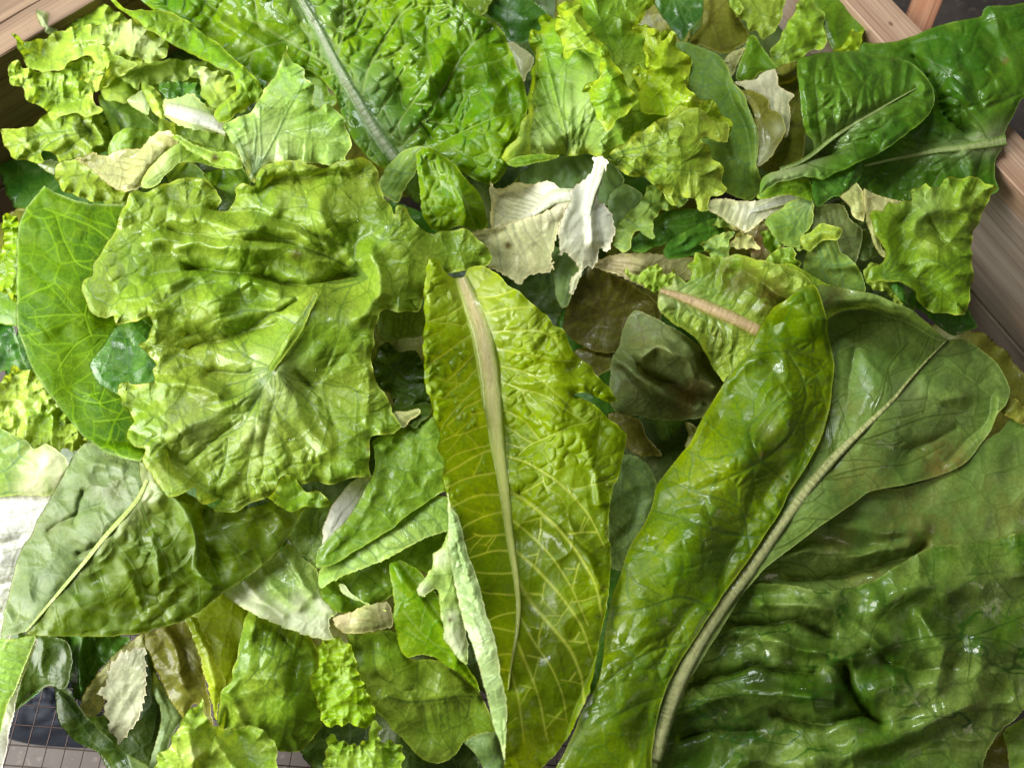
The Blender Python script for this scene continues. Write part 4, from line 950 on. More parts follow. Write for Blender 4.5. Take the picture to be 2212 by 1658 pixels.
LF('tan dry looking endive piece with a spiky edge at left', c1((450,955,1),(500,945),(550,918),(600,935),(640,938),(700,912),(760,895),(850,892),(900,830),(960,795),(1010,790),(1060,830),(1080,900),(1040,980),(990,1040),(900,1120),(840,1135),(745,1157),(650,1112),(600,1070),(540,1010),(490,985)), 'tan', z=12,
   hp=[(165, 342, 14), (250, 350, 0), (265, 410, 10), (340, 300, 14), (380, 340, 0)], teeth=(3.5, 20), crum=(4, 50), folds=[(13, 8, *c1((780, 1100), (860, 1000), (950, 900), (1020, 820)))], seed=55, s=2.2, veins=[('par', *c1((760, 1100))[0], *c1((900, 950))[0], 4, 200, 1.2, 0)], pales=[(380, 310, 30, .3)])
LF('small pieces of soft green leaf tucked under the big frilly leaf', c1((990,1050),(1060,985),(1130,975),(1200,1010),(1240,1060),(1280,1130),(1200,1160),(1060,1140)), 'soft', z=8, crum=(5, 40), seed=56, blis=(3, 26))
LF('small olive green leaf piece beside the fan shaped leaf base', c1((1230,1050),(1330,1010),(1440,985),(1490,1040),(1510,1130),(1440,1180),(1340,1150),(1270,1100)), 'mid', z=12, crum=(5, 40), seed=57)
LF('pale stem piece lying under the fan shaped leaf', c1((850,1130),(870,1050),(950,960),(1040,880),(1150,850),(1280,890),(1400,930),(1440,1010),(1330,1015),(1200,985),(1080,980),(1010,1050),(930,1130)), 'frise', z=14, crum=(3, 50), hp=[(*c1((900, 1080))[0], 4), (*c1((1050, 920))[0], 16), (*c1((1380, 980))[0], 2)], seed=58, s=2.3, side='under', veins=[('par', *c1((880, 1100))[0], *c1((940, 1130))[0], 4, -42, 1.6, 1.5)], wig=.05, branch=.05, pales=[(345, 370, 50, .4)])
LF('broken pale yellow strip with a brown nick beside the fan leaf', c1((1035,825),(1060,812),(1130,850),(1220,890),(1290,915),(1380,910),(1440,950),(1460,1010),(1400,1020),(1320,1005),(1230,960),(1140,910),(1070,860)), 'frise', z=26, crum=(3, 30), seed=59, s=2.2, teeth=(2, 14), blots=[(*c1((1295, 950))[0], 9, 1)])
LF('frilly light green leaf, its lower lobe hanging at the top left', c1((45,460),(70,368),(105,370),(150,410),(240,428),(340,430),(430,372),(560,335),(640,300),(760,300),(860,330),(840,400),(700,470),(620,530),(560,560),(560,600),(612,662),(590,690),(530,705),(450,690),(400,690),(345,718),(290,705),(262,645),(190,632),(160,590),(140,540),(70,505)), 'frise', z=16,
   hp=[(20, 150, 6), (100, 160, 10), (150, 230, -6), (240, 130, 22)], ruf=(13, 38, 22), frill=(14, 30), crum=(8, 40), bul=5, blis=(6, 24), seed=60, s=2.1, veins=[('rad', *c1((860, 330))[0], 140, 200, 5, 2)], edge=(3, 16))
LF('frilly light green leaf, its upper lobe spread at the top left', c1((75,202,1),(120,232),(180,250),(250,235),(330,200),(430,165),(560,150),(700,140),(820,118),(900,165),(960,220),(1022,280),(1000,330),(960,370),(880,380),(830,350),(750,330),(690,340),(640,290),(612,256,1),(605,300),(640,360),(615,430),(560,350),(480,345),(430,372),(350,428),(250,428),(190,420),(150,370),(110,290)), 'frise', z=34,
   hp=[(30, 75, 20), (90, 120, -8), (200, 90, 12), (300, 60, 26), (350, 110, 20)], ruf=(9, 42, 20), frill=(9, 36), crum=(7, 50), bul=5, seed=61, s=2.1, veins=[('rad', *c1((960, 130))[0], 150, 195, 7, 2.0, 0)], wig=.08, pales=[(310, 60, 70, .6)], blots=[(115, 80, 12, .6)], edge=(3, 16))
LF('spiky frill of the light green leaf near the top left', c1((470,480),(520,440),(560,420),(590,460),(640,430),(605,320),(612,258,1),(680,320),(740,350),(820,380),(830,400),(760,430),(700,470),(640,520),(575,555,1),(560,520),(520,500)), 'frise', z=52, ruf=(6, 30, 14), crum=(5, 30), folds=[(12, 6, *c1((620, 290), (660, 390), (600, 510)))], seed=62, s=2.1, edge=(2, 12))
# ================================================================== top: big vivid leaf and its neighbours
LF('dark green leaf in shadow at the top edge, left of the yellow frilly leaf', c2((760,-60),(1000,-60),(1150,-20),(1280,60),(1300,140),(1260,230),(1150,260),(1050,250),(1000,150),(900,60)), 'dark', z=-30, crum=(8, 60), seed=63)
LF('small yellow green frill at the top edge beside the big vivid leaf', c2((800,-60),(1000,-60),(950,20),(930,70),(890,100),(830,90),(780,40)), 'frise', z=0, crum=(6, 30), ruf=(6, 24, 14), seed=64)
LF('smooth pinkish cream stem end between the vivid leaf and the frilly leaf', c2((1040,265),(1080,255),(1140,290),(1205,345),(1200,400),(1165,450),(1150,490),(1100,420),(1050,330)), 'cream', z=0, crum=(1, 40), seed=65, nets=None) if False else LF('smooth pinkish cream stem end between the vivid leaf and the frilly leaf', c2((1040,265),(1080,255),(1140,290),(1205,345),(1200,400),(1165,450),(1150,490),(1100,420),(1050,330)), 'cream', z=0, crum=(1, 40), seed=65)
LF('olive green leaf edge behind the pointed fan leaf', c1((1730,262),(1800,310),(1890,390),(1968,460),(1985,560),(2035,590),(2010,640),(1960,670),(1890,680),(1820,560),(1760,430)), 'mid', z=10, crum=(4, 50), seed=66, edge=(2, 16))
LF('big vivid green leaf with a long pale midrib at the top', [(250,-60),(640,-80),(960,-80),(1000,0),(1021,25),(1064,43),(1089,72),(1102,107),(1124,157),(1137,200),(1139,236),(1130,272),(1114,304),(1094,330),(1100,360),(1060,400),(1010,380),(960,350),(900,330),(860,372),(800,345),(755,290),(735,240),(720,200),(690,170),(660,150),(640,170),(600,185),(560,170),(500,140),(440,95),(380,50),(300,0)], 'vivid', z=20,
   hp=[(300, -40, 10), (480, 60, 22), (620, 150, 6), (700, 30, 16), (760, 200, 0), (850, 350, -8), (900, 150, 24), (1050, 120, 34), (1120, 220, 22), (1000, 330, 0), (900, 290, -4), (560, 0, 30)],
   mid=[(630,-40),(655,10),(682,55),(712,115),(742,170),(775,225),(815,290),(860,352)], midw=(20, 22, 26, 30, 34), ribpal='dull', ribh=0.5, ripple=.3, side='top', crum=(11, 85), bul=8, blis=(10, 30), patch=.2, ruf=(4, 60, 30), seed=67, s=2.1, edge=(1.5, 40),
   xveins=[(4.5, (760, 175), (700, 135), (640, 100), (580, 65), (530, 38)), (3.5, (725, 140), (740, 60), (742, -20)), (3, (775, 230), (800, 140), (860, 40), (890, 10)), (2.6, (800, 280), (845, 200), (880, 140)), (2.6, (830, 310), (900, 210), (920, 180)), (2.6, (850, 340), (930, 240), (1000, 120), (1060, 60))],
   veins=[('pin', 42, 38, 2.2, 3)], folds=[(20, 14, (880, 100), (900, 180), (890, 260)), (-18, 10, (850, 130), (865, 220), (930, 300)), (14, 10, (980, 80), (930, 180), (930, 230)), (-10, 9, (560, 60), (640, 110), (700, 160)), (14, 10, (480, 40), (560, 100), (630, 150))],
   pales=[(800, 190, 60, .4), (840, 290, 50, .5), (720, 40, 40, .25)], blots=[])
LF('bubbly bright yellow green edge curling under the big vivid leaf', c1((640,-40),(700,10),(780,60),(860,60),(960,60),(1060,90),(1150,140),(1230,210),(1330,270),(1420,360),(1500,430),(1560,500),(1590,560),(1540,620),(1480,650),(1400,710),(1330,742),(1290,700),(1330,620),(1420,540),(1400,450),(1300,400),(1200,350),(1100,300),(1000,250),(900,190),(820,120),(720,60)), 'yellow', z=24, fit=35,
   hp=[(270, 10, 10), (360, 60, 4), (470, 120, 14), (530, 190, 16), (490, 250, -6)], crum=(6, 55), blis=(5, 19), ruf=(3, 37, 14), seed=68, s=2.0, folds=[(9, 7, *c1((1200, 260), (1330, 350), (1450, 470), (1500, 560))), (-8, 7, *c1((820, 60), (960, 130), (1100, 200)))], frill=(6, 34))
LF('pale fan shaped leaf with veins spreading from its base at upper left', c1((1728,276,1),(1745,330),(1775,380),(1835,420),(1842,470),(1888,510),(1895,560),(1885,630),(1905,660),(1960,625),(2000,640),(2060,700),(2085,770),(2112,830),(2120,880),(2085,950),(2110,1005),(2040,1010),(1920,990),(1800,985),(1700,975),(1610,985),(1570,1050),(1540,1110),(1500,1060),(1440,930),(1390,850),(1338,760),(1400,720),(1500,680),(1550,610),(1590,540),(1650,470),(1690,380)), 'light', z=48,
   hp=[(617, 105, 30), (540, 390, -6), (600, 250, 16), (740, 300, 0), (700, 240, 14), (660, 350, -4)], side='under', veins=[('rad', *c1((1540, 1080))[0], -118, -28, 13, 2.2, 0.8)], wig=.09, branch=.14, crum=(6, 60), bul=5, ruf=(5, 46, 20), seed=69, s=2.1, teeth=(2, 24), fit=97, pales=[(545, 370, 70, .6), (570, 310, 50, .3)])
LF('clear white curl of leaf edge on the fan shaped leaf', c1((1775,975),(1800,960),(1825,975),(1822,1010),(1800,1030),(1778,1020)), 'light', z=70, crum=(1, 20), curl=1, seed=70, s=1.6)
# behind frilly
LF('grey green leaf in shade below the yellow frilly leaf', c2((1090,1100),(1180,1010),(1330,950),(1550,940),(1700,1000),(1755,1075),(1740,1130),(1690,1220),(1600,1250),(1450,1200),(1300,1150),(1180,1150)), 'grey', z=-20, crum=(5, 70), seed=71, veins=[('par', *c2((1300, 980))[0], *c2((1550, 960))[0], 4, 70, 1.8, 0)], bul=4)
LF('curled green leaf arch in front of the vivid leaf stem', c2((268,1165),(285,1060),(340,975),(410,915),(500,882),(560,888),(550,950),(505,1000),(492,1060),(450,1110),(420,1160),(385,1222),(330,1195)), 'soft', z=24, hp=[(*c2((300, 1150))[0], -16), (*c2((450, 920))[0], 22), (*c2((400, 1150))[0], -6)], crum=(3, 50), seed=72, s=2.2, veins=[('par', *c2((300, 1120))[0], *c2((380, 1160))[0], 3, -60, 1.5, 1)])
LF('small folded glossy dark green leaf below the vivid leaf', c2((498,920),(530,893),(590,892),(650,925),(740,1000),(800,1070),(850,1130),(900,1210),(925,1290),(922,1385),(830,1392),(770,1365),(700,1385),(640,1402),(580,1372),(540,1300),(520,1180),(505,1060)), 'vivid', z=30,
   hp=[(*c2((520, 930))[0], 18), (*c2((640, 1100))[0], 26), (*c2((640, 1380))[0], 0), (*c2((880, 1300))[0], -4), (*c2((780, 1250))[0], 18)], crum=(7, 45), bul=7, blis=(7, 28), folds=[(12, 9, *c2((560, 920), (700, 1050), (790, 1200), (790, 1330)))], seed=73, s=2.1, veins=[('par', *c2((540, 950))[0], *c2((740, 1010))[0], 4, 75, 2, 1)])
# ================================================================== top right
LF('dark glossy leaf at the top edge right of the yellow frilly leaf', c3((-60,-60),(280,-60),(320,50),(270,110),(210,180),(140,245),(70,160),(0,60)), 'dark', z=-20, crum=(5, 50), seed=74, veins=[('rad', *c3((100, -40))[0], 20, 120, 5, 1.8)])
LF('brownish green leaf in shade at the top, next to the dark one', c3((300,-60),(430,-60),(470,70),(520,150),(552,232),(500,285),(390,320),(290,290),(190,245),(260,150)), 'olive', z=-35, crum=(5, 60), seed=75)
LF('yellow green frilly leaf at the top edge right of centre', c3((430,-60),(760,-60),(765,60),(735,140),(700,190),(640,232),(600,190),(560,200),(540,140),(470,90)), 'bright', z=-10, crum=(7, 50), ruf=(7, 34, 18), frill=(6, 30), seed=76)
LF('small pale ragged frill between top leaves', c3((430,0),(500,10),(520,60),(505,90),(470,80),(440,40)), 'frise', z=8, crum=(4, 20), ruf=(4, 20, 10), seed=77, s=2.4)
LF('large dark green leaf standing at the top beside the right rail', c3((900,-60),(1240,-80),(1245,60),(1250,180),(1180,285),(1060,300),(1010,200),(970,90)), 'mid', z=-5, crum=(5, 60), bul=5, seed=78, veins=[('rad', *c3((1000, 300))[0], -80, -20, 7, 1.6)], s=2.6)
LF('light yellow frilly leaf rising to the top edge near the right rail', c3((830,60),(870,-30),(930,-20),(950,40),(1000,80),(1008,180),(1030,250),(980,300),(900,320),(840,370),(750,410),(700,385),(675,320),(720,250),(770,170)), 'frise', z=12, crum=(8, 45), ruf=(7, 34, 16), frill=(6, 30), bul=5, folds=[(12, 8, *c3((860, 30), (840, 160), (760, 300)))], veins=[('rad', *c3((700, 370))[0], -75, -20, 5, 2)], seed=79, s=2.3)
LF('small bright yellow frilly tip beside the right rail', c3((1055,302),(1120,268),(1150,210),(1175,158,1),(1200,190),(1240,180),(1232,250),(1225,300),(1150,330),(1080,330)), 'curly', z=10, crum=(6, 25), ruf=(5, 22, 12), seed=80, s=2.2)
LF('olive leaf edge lying under the far right leaf by the rail', c3((1150,320),(1240,290),(1330,270),(1420,262),(1490,245),(1520,240),(1470,350),(1400,380),(1200,360)), 'olive', z=5, crum=(3, 40), seed=81)
LF('yellowish pale leaf scrap left of the upright green leaf', c3((395,385),(440,320),(500,290),(532,285),(500,350),(470,430),(440,470)), 'tan', z=-5, crum=(3, 30), seed=82)
LF('upright mid green leaf left of the pale veined piece', c3((545,215),(585,212),(620,270),(650,310),(700,380),(760,430),(700,450),(620,440),(560,500),(470,480),(490,380),(530,290)), 'mid', z=0, crum=(5, 45), seed=83, bul=4)
LF('dark green leaf surface in shade between the pale piece and the oval leaf', c3((700,440),(860,380),(900,600),(900,800),(860,1000),(700,1040),(620,1010),(700,900),(780,760)), 'olive', z=-25, crum=(7, 50), blis=(4, 26), seed=84)
LF('pale pinkish leaf with a dark net of veins at upper right', c3((460,500),(520,492),(590,480),(620,440),(705,415),(725,470),(740,520),(832,582,1),(800,610),(803,680),(795,760),(770,830),(720,780),(650,680),(560,560)), 'cream', z=10, crum=(4, 50), seed=85, s=2.2, teeth=(2.5, 20), veins=[('rad', *c3((780, 800))[0], -130, -70, 7, 1.5)], bul=3, pales=[(1660, 170, 60, .3)])
LF('olive to pink leaf lying over the pale netted piece', c3((500,552),(560,545),(640,572),(680,600),(668,655),(740,690),(775,780),(745,860),(700,930),(650,975),(605,1005),(590,930),(612,850),(600,760),(560,640)), 'olive', z=18, crum=(3, 60), seed=86, s=2.3, pales=[(*c3((630, 950))[0], 40, .8), (*c3((740, 780))[0], 20, .7)])
# cream / white group in the centre
LF('grey translucent tip under the white endive blade', c5((1325,0),(1400,30),(1485,140),(1470,220),(1440,290),(1420,360),(1370,370),(1340,280),(1318,140)), 'grey', z=-20, crum=(3, 40), seed=87)
LF('cream stem lying across the shaded centre', c5((1560,110),(1620,70),(1700,48),(1850,38),(2000,48),(2120,62),(2260,90),(2260,200),(2140,200),(2060,240),(1980,275),(1930,262),(1850,232),(1700,165)), 'tan', z=-8, hp=[(*c5((1620, 90))[0], 10), (*c5((1850, 120))[0], 20), (*c5((1950, 260))[0], -6), (*c5((2200, 140))[0], 8)], side='under', crum=(3, 50), seed=88, s=2.2, teeth=(3, 14),
   veins=[('par', *c5((1640, 80))[0], *c5((1600, 130))[0], 5, 5, 2.2, 1)], wig=.05, branch=.08, pales=[(*c5((1700, 100))[0], 60, .8), (*c5((1900, 90))[0], 60, .5)])
LF('curly yellow green fringe on the end of the cream stem', c5((1760,130),(1830,170),(1900,120),(1960,110),(2000,170),(2060,130),(2060,230),(1990,260),(1950,280),(1880,240),(1790,200)), 'frise', z=10, frill=(9, 18), ruf=(6, 18, 12), crum=(4, 20), seed=89, s=2)
LF('dark green folded leaf in the right centre shadow', c3((-200,1490),(-100,1390),(0,1310),(60,1268),(200,1262),(330,1275),(382,1310),(300,1362),(200,1410),(130,1442),(0,1492),(-100,1520)), 'dark', z=-10, hp=[(*c3((-100, 1450))[0], -6), (*c3((60, 1330))[0], 16), (*c3((350, 1300))[0], 6)], crum=(3, 50), seed=90, s=2.3, veins=[('par', *c3((-50, 1400))[0], *c3((100, 1300))[0], 5, -20, 1.5, 1)])
LF('glossy dark green ribbed leaf just above the cos leaf with the pink rib', c3((30,1512),(60,1460),(110,1428),(180,1395),(250,1350),(330,1318),(385,1340),(412,1400),(400,1445),(330,1490),(240,1530),(160,1555),(60,1555)), 'dark', z=2, crum=(4, 30), folds=[(8, 5, *c3((90, 1480), (200, 1420), (360, 1370))), (7, 5, *c3((90, 1530), (220, 1480), (380, 1420)))], seed=91, s=2.1, bul=4)
LF('grey green small leaf right of the white endive blade', c2((1655,1200),(1700,1140),(1755,1108),(1820,1130),(1866,1175),(1855,1270),(1800,1330),(1700,1385),(1670,1290)), 'grey', z=5, crum=(5, 40), seed=92, s=2.4)
LF('muted green leaf with a wavy light edge, below the yellow frilly leaf', c2((1690,1420),(1740,1320),(1800,1260),(1860,1210),(1900,1130),(1950,1105),(1992,1120),(1975,1180),(2040,1175),(2110,1160),(2145,1215),(2070,1262),(1980,1275),(1925,1340),(1935,1430),(1890,1432),(1850,1392),(1805,1420),(1795,1500),(1740,1520),(1700,1490)), 'soft', z=14, ruf=(8, 30, 16), crum=(6, 35), seed=93, s=2.2, bul=4)
LF('large glossy green leaf with a pale midrib at the far top right', c3((1235,262),(1320,262),(1430,252),(1540,220),(1640,178),(1720,150),(1800,125),(1950,98),(1965,60),(1990,36),(2120,32),(2300,20),(2300,560),(2200,600),(2150,690),(2112,760),(2090,830),(2075,900),(2040,960),(2035,1060),(2060,1150),(1900,1210),(1600,1240),(1500,1245),(1400,1210),(1280,1175),(1180,1080),(1200,900),(1300,600),(1200,420)), 'oval', z=30,
   hp=[(1700, 200, -12), (1990, 75, 8), (2150, 20, 24), (2180, 200, 22), (2150, 320, 0), (1990, 130, 14), (1860, 400, -6), (2080, 400, -6), (2040, 230, 18), (1960, 330, -4)],
   mid=c3((2105, 845), (1990, 865), (1850, 888), (1700, 905), (1550, 935), (1400, 965), (1250, 1000)), midw=(26, 20, 14, 10, 6), ribpal='green', ribh=0.25, veins=[('pin', 34, 55, 2.0, 5)], xveins=[(2, *c3((1560, 350), (1700, 400), (1850, 520), (1960, 640))), (2, *c3((2200, 560), (2080, 610), (1980, 660))), (2, *c3((1960, 290), (2080, 380)))],
   folds=[(-14, 11, *c3((1530, 330), (1600, 420), (1700, 560), (1740, 700), (1860, 800))), (12, 14, *c3((1600, 340), (1720, 420), (1830, 560))), (10, 9, *c3((1700, 960), (1740, 1080), (1800, 1180))), (10, 9, *c3((1850, 930), (1900, 1050), (1900, 1150)))], crum=(8, 80), bul=7, blis=(4, 34), seed=94, s=2.2, edge=(2, 40), blots=[(*c3((2100, 370))[0], 9, .9)])
LF('smooth grey green leaf with a rounded edge behind the yellow frilly leaf', c3((60,290),(130,250),(200,262),(290,288),(370,335),(425,410),(460,500),(515,560),(565,670),(600,760),(612,850),(610,930),(600,990),(628,1095),(618,1160),(560,1212),(480,1192),(400,1150),(330,1120),(200,1050),(100,800),(40,500)), 'soft', z=24,
   hp=[(1500, 110, 6), (1560, 180, 10), (1630, 280, 0), (1600, 350, 12), (1625, 420, -6), (1540, 420, 0)], xveins=[(1.6, *c3((460, 500), (400, 620), (340, 720))), (1.6, *c3((560, 760), (430, 780), (300, 900)))], veins=[('par', *c3((250, 400))[0], *c3((300, 900))[0], 6, 10, 1.5, 0)], crum=(5, 80), bul=3, seed=95, s=2.2)
# right centre small pieces
LF('brownish ragged leaf scrap in the right centre', c3((470,1420),(520,1390),(570,1345),(640,1340),(710,1420),(770,1480),(760,1560),(700,1600),(600,1600),(530,1490)), 'tan', z=-20, crum=(7, 30), ruf=(6, 24, 14), seed=96, blots=[(1640, 530, 60, .9)])
for q_ in range(12):
    cx, cy = 1560 + (q_ % 6) * 62 + frng.uniform(-18, 18), 455 + (q_ // 6) * 75 + frng.uniform(-18, 18)
    r = frng.uniform(26, 48); a0 = frng.uniform(0, 6.28)
    P_ = [(cx + r * (1.5 if k % 3 == 0 else .8) * frng.uniform(.7, 1.2) * math.cos(a0 + k * .7), cy + r * frng.uniform(.5, 1.1) * math.sin(a0 + k * .7)) for k in range(9)]
    LF('small ragged curled leaf scrap among the pieces at right centre', P_, ['soft', 'tan', 'mid', 'frise', 'olive', 'grey'][q_ % 6], z=-45 + 4 * q_, crum=(9, 30), ruf=(7, 24, 12), teeth=(3, 14), seed=600 + q_, s=2.6, group='ragged leaf scraps at right centre')
LF('dull olive leaf behind the small bright curl in the right centre', c3((920,1285),(980,1240),(1060,1225),(1130,1240),(1155,1320),(1240,1380),(1230,1480),(1190,1600),(1110,1580),(1060,1440),(980,1400),(930,1390)), 'shade', z=-15, crum=(5, 50), seed=97, veins=[('par', *c3((960, 1290))[0], *c3((1100, 1260))[0], 4, 80, 1.5, 0)])
LF('pale ribbed endive leaf with a white rib at right centre', c3((250,1245),(330,1205),(400,1200),(500,1210),(600,1208),(700,1170),(800,1160),(870,1180),(830,1250),(760,1300),(650,1325),(560,1390),(520,1400),(430,1345),(340,1290)), 'cream', z=2, teeth=(2.5, 18), crum=(4, 40), mid=c3((560, 1275), (650, 1245), (750, 1210), (865, 1180)), midw=(12, 24, 28), ribpal='white', seed=98, s=2.2, veins=[('par', *c3((640, 1250))[0], *c3((350, 1240))[0], 8, 110, 1.6, 0)], wig=.05, branch=.05, pales=[(1650, 440, 60, .5)])
LF('light green cupped leaf right of the white rib in the right centre', c3((645,1340),(690,1290),(750,1262),(790,1220),(850,1192),(920,1185),(942,1230),(945,1300),(925,1370),(875,1425),(865,1480),(790,1490),(700,1430)), 'soft', z=14, crum=(4, 40), teeth=(2, 18), veins=[('rad', *c3((930, 1210))[0], 110, 190, 6, 1.8)], bul=5, seed=99, s=2.3, pales=[(*c3((900, 1220))[0], 20, .5)])
LF('dark green leaf edge under the oval leaf with bubbles', c3((600,1195),(640,1150),(720,1110),(820,1078),(905,1068),(935,1110),(942,1180),(930,1215),(840,1190),(740,1175),(680,1200)), 'mid', z=8, crum=(3, 40), seed=100, hp=[(*c3((640, 1170))[0], 0), (*c3((800, 1110))[0], 14), (*c3((930, 1150))[0], 4)])
LF('glossy dark crumpled leaf between the oval leaf and the far right leaf', c3((930,1085),(1000,1060),(1100,1030),(1230,965),(1240,1030),(1200,1110),(1150,1180),(1060,1190),(1000,1230),(955,1250),(935,1180)), 'dark', z=20, crum=(7, 35), bul=6, blis=(5, 22), seed=101, s=2.2)
LF('pale olive strip of leaf hanging left of the bright leaf by the rail', c3((1105,1190),(1150,1140),(1200,1100),(1240,1160),(1250,1240),(1248,1345,1),(1190,1320),(1160,1250)), 'tan', z=12, crum=(4, 30), seed=102, s=2.4)
LF('dusky pink leaf edge behind the bright leaf by the right rail', c3((1238,1135),(1300,1160),(1400,1195),(1480,1225),(1420,1290),(1350,1320),(1350,1480),(1400,1560),(1340,1540),(1280,1400),(1250,1260)), 'tan', z=6, crum=(4, 50), seed=103, pales=[(1900, 450, 40, .3)])
LF('rounded light leaf flushed pink at its lower end, right centre', c3((915,1490),(970,1455),(1040,1440),(1075,1440),(1100,1500),(1170,1560),(1230,1640),(1260,1740),(1230,1800),(1150,1775),(1050,1740),(950,1710),(885,1650),(885,1570)), 'soft', z=18, crum=(4, 60), bul=4, hp=[(*c3((1050, 1450))[0], 12), (*c3((1180, 1750))[0], -10), (*c3((900, 1600))[0], -4)], veins=[('par', *c3((920, 1500))[0], *c3((1060, 1450))[0], 4, 65, 2, 0)], seed=104, s=2.3, blots=[(*c3((1050, 1690))[0], 50, .3)])
LF('small bright green curled leaf tip in the right centre', c3((860,1432),(920,1400),(980,1352),(1040,1355),(1108,1378),(1105,1420),(1080,1448),(1000,1445),(950,1490),(925,1515),(880,1495)), 'bright', z=34, crum=(4, 30), hp=[(*c3((1000, 1370))[0], 14), (*c3((880, 1460))[0], 0)], seed=105, s=2.2)
LF('small bright frilly leaf low in the right centre', c3((630,1600),(680,1530),(740,1492),(810,1492),(845,1530),(830,1560),(870,1590),(840,1620),(740,1620)), 'bright', z=8, crum=(5, 30), ruf=(5, 26, 14), seed=106, s=2.3)
LF('yellow green leaf edge passing behind the big cos leaf tips', c3((700,1610),(800,1590),(900,1640),(1000,1700),(1120,1740),(1240,1790),(1180,1810),(1050,1810),(900,1760),(780,1700)), 'yellow', z=14, crum=(3, 40), seed=107)
LF('little pale frill scraps tucked beside the bright leaf by the rail', c3((1240,1650),(1290,1580),(1330,1600),(1400,1650),(1440,1750),(1490,1830),(1440,1840),(1380,1760),(1300,1740)), 'frise', z=14, crum=(6, 22), ruf=(6, 20, 12), seed=108, s=2.3)
LF('dark green leaf with a pale veined edge under the bright leaf by the rail', c6((1400,240),(1480,200),(1600,230),(1760,270),(1870,360),(1925,480),(1870,512),(1790,540),(1700,480),(1600,400),(1480,330)), 'dark', z=12, crum=(6, 40), blis=(5, 24), seed=109, bul=5)
LF('bright yellow green frilly leaf at the right against the rail', c3((1283,1290),(1320,1260),(1360,1270),(1400,1215),(1440,1232),(1480,1215),(1535,1212),(1518,1150,1),(1570,1130),(1618,1098),(1650,1130),(1690,1128),(1720,1090),(1765,1068),(1850,1072),(1935,1072),(1990,1110),(2055,1130,1),(2010,1190),(1975,1260),(1935,1350),(1910,1400),(1895,1480),(1902,1560),(1905,1680),(1890,1760),(1870,1850),(1860,1900),(1800,1895),(1700,1890),(1600,1850),(1530,1740),(1440,1700),(1380,1700),(1300,1700),(1262,1690),(1280,1620),(1340,1590),(1380,1530),(1340,1460),(1310,1400)), 'bright', z=40,
   hp=[(1900, 440, 10), (2000, 400, 16), (2150, 405, 24), (2090, 500, 0), (2050, 560, 12), (1890, 620, -10), (2085, 680, -8), (1940, 520, 4)], folds=[(18, 9, *c3((1900, 1240), (1700, 1260), (1640, 1290), (1560, 1350))), (14, 9, *c3((1870, 1080), (1840, 1200), (1890, 1340))), (-12, 8, *c3((1640, 1330), (1700, 1450), (1780, 1520))), (10, 8, *c3((1400, 1600), (1550, 1560), (1880, 1640)))],
   crum=(9, 60), bul=5, ruf=(8, 44, 20), veins=[('rad', *c6((1350, 180))[0], -80, 30, 8, 1.9)], seed=110, s=2.1, edge=(3, 16), pales=[(2000, 440, 50, .15)])
LF('yellow green frilled leaf with many folds at top centre', c2((1182,230,1),(1200,190),(1245,185),(1228,120),(1262,98),(1340,100),(1345,45),(1440,5),(1500,-50),(1700,-70),(1900,-60),(1938,20),(1900,70),(1870,110),(1812,168),(1880,155),(1960,195),(2035,190),(2080,290),(2160,360),(2155,460),(2130,560),(2200,640),(2180,720),(2060,780),(2000,860),(1900,850),(1780,900),(1655,948),(1560,940),(1400,938),(1250,968),(1100,1000),(1040,980),(1002,950),(1060,880),(1120,790),(1160,680),(1180,560),(1190,450),(1220,380),(1190,300)), 'yellow', z=48,
   hp=[(1150, 90, -4), (1250, 20, 30), (1240, 150, 10), (1290, 110, 30), (1210, 330, -12), (1300, 335, -8), (1140, 350, -6), (1400, 60, 24), (1470, 120, 10), (1400, 200, 24), (1450, 260, 0), (1320, 260, 26)],
   radf=(*c2((1450, 1000))[0], 9, 14), veins=[('rad', *c2((1400, 960))[0], -115, -50, 9, 2.6, 0.4)], wig=.08, crum=(9, 55), bul=7, ruf=(15, 62, 26), frill=(14, 60), edgeband=16, folds=[(26, 9, *c2((1420, 40), (1500, 130), (1610, 320), (1700, 520))), (-20, 9, *c2((1390, 330), (1480, 300), (1580, 340), (1600, 450))), (22, 10, *c2((1560, 560), (1680, 640), (1740, 700)))], seed=111, s=2.0, pales=[(1190, 290, 80, .55), (1260, 230, 80, .6), (1240, 330, 90, .5)], edge=(3, 18))
b_ = bpy.data.objects
LF('yellow green frilled leaf lobe curling at the right of top centre', c2((1810,165),(1870,150),(1965,195),(1980,240),(2040,190),(2080,280),(2110,320),(2160,370),(2158,430),(2120,470),(2150,540),(2212,600),(2290,590),(2330,680),(2400,720),(2390,820),(2320,830),(2240,840),(2190,820),(2130,760),(2040,690),(1960,700),(1880,680),(1830,600),(1850,520),(1790,460),(1850,390),(1900,420),(1870,330),(1880,250)), 'curly', z=62,
   hp=[(1390, 70, 20), (1480, 130, 14), (1440, 200, 30), (1540, 270, 8), (1400, 230, 0)], crum=(11, 60), ruf=(16, 54, 20), frill=(15, 52), edgeband=14, bul=5, seed=112, s=2.0, folds=[(24, 9, *c2((1880, 330), (1920, 400), (2060, 400))), (-18, 8, *c2((1900, 260), (1930, 350)))], edge=(3, 14))
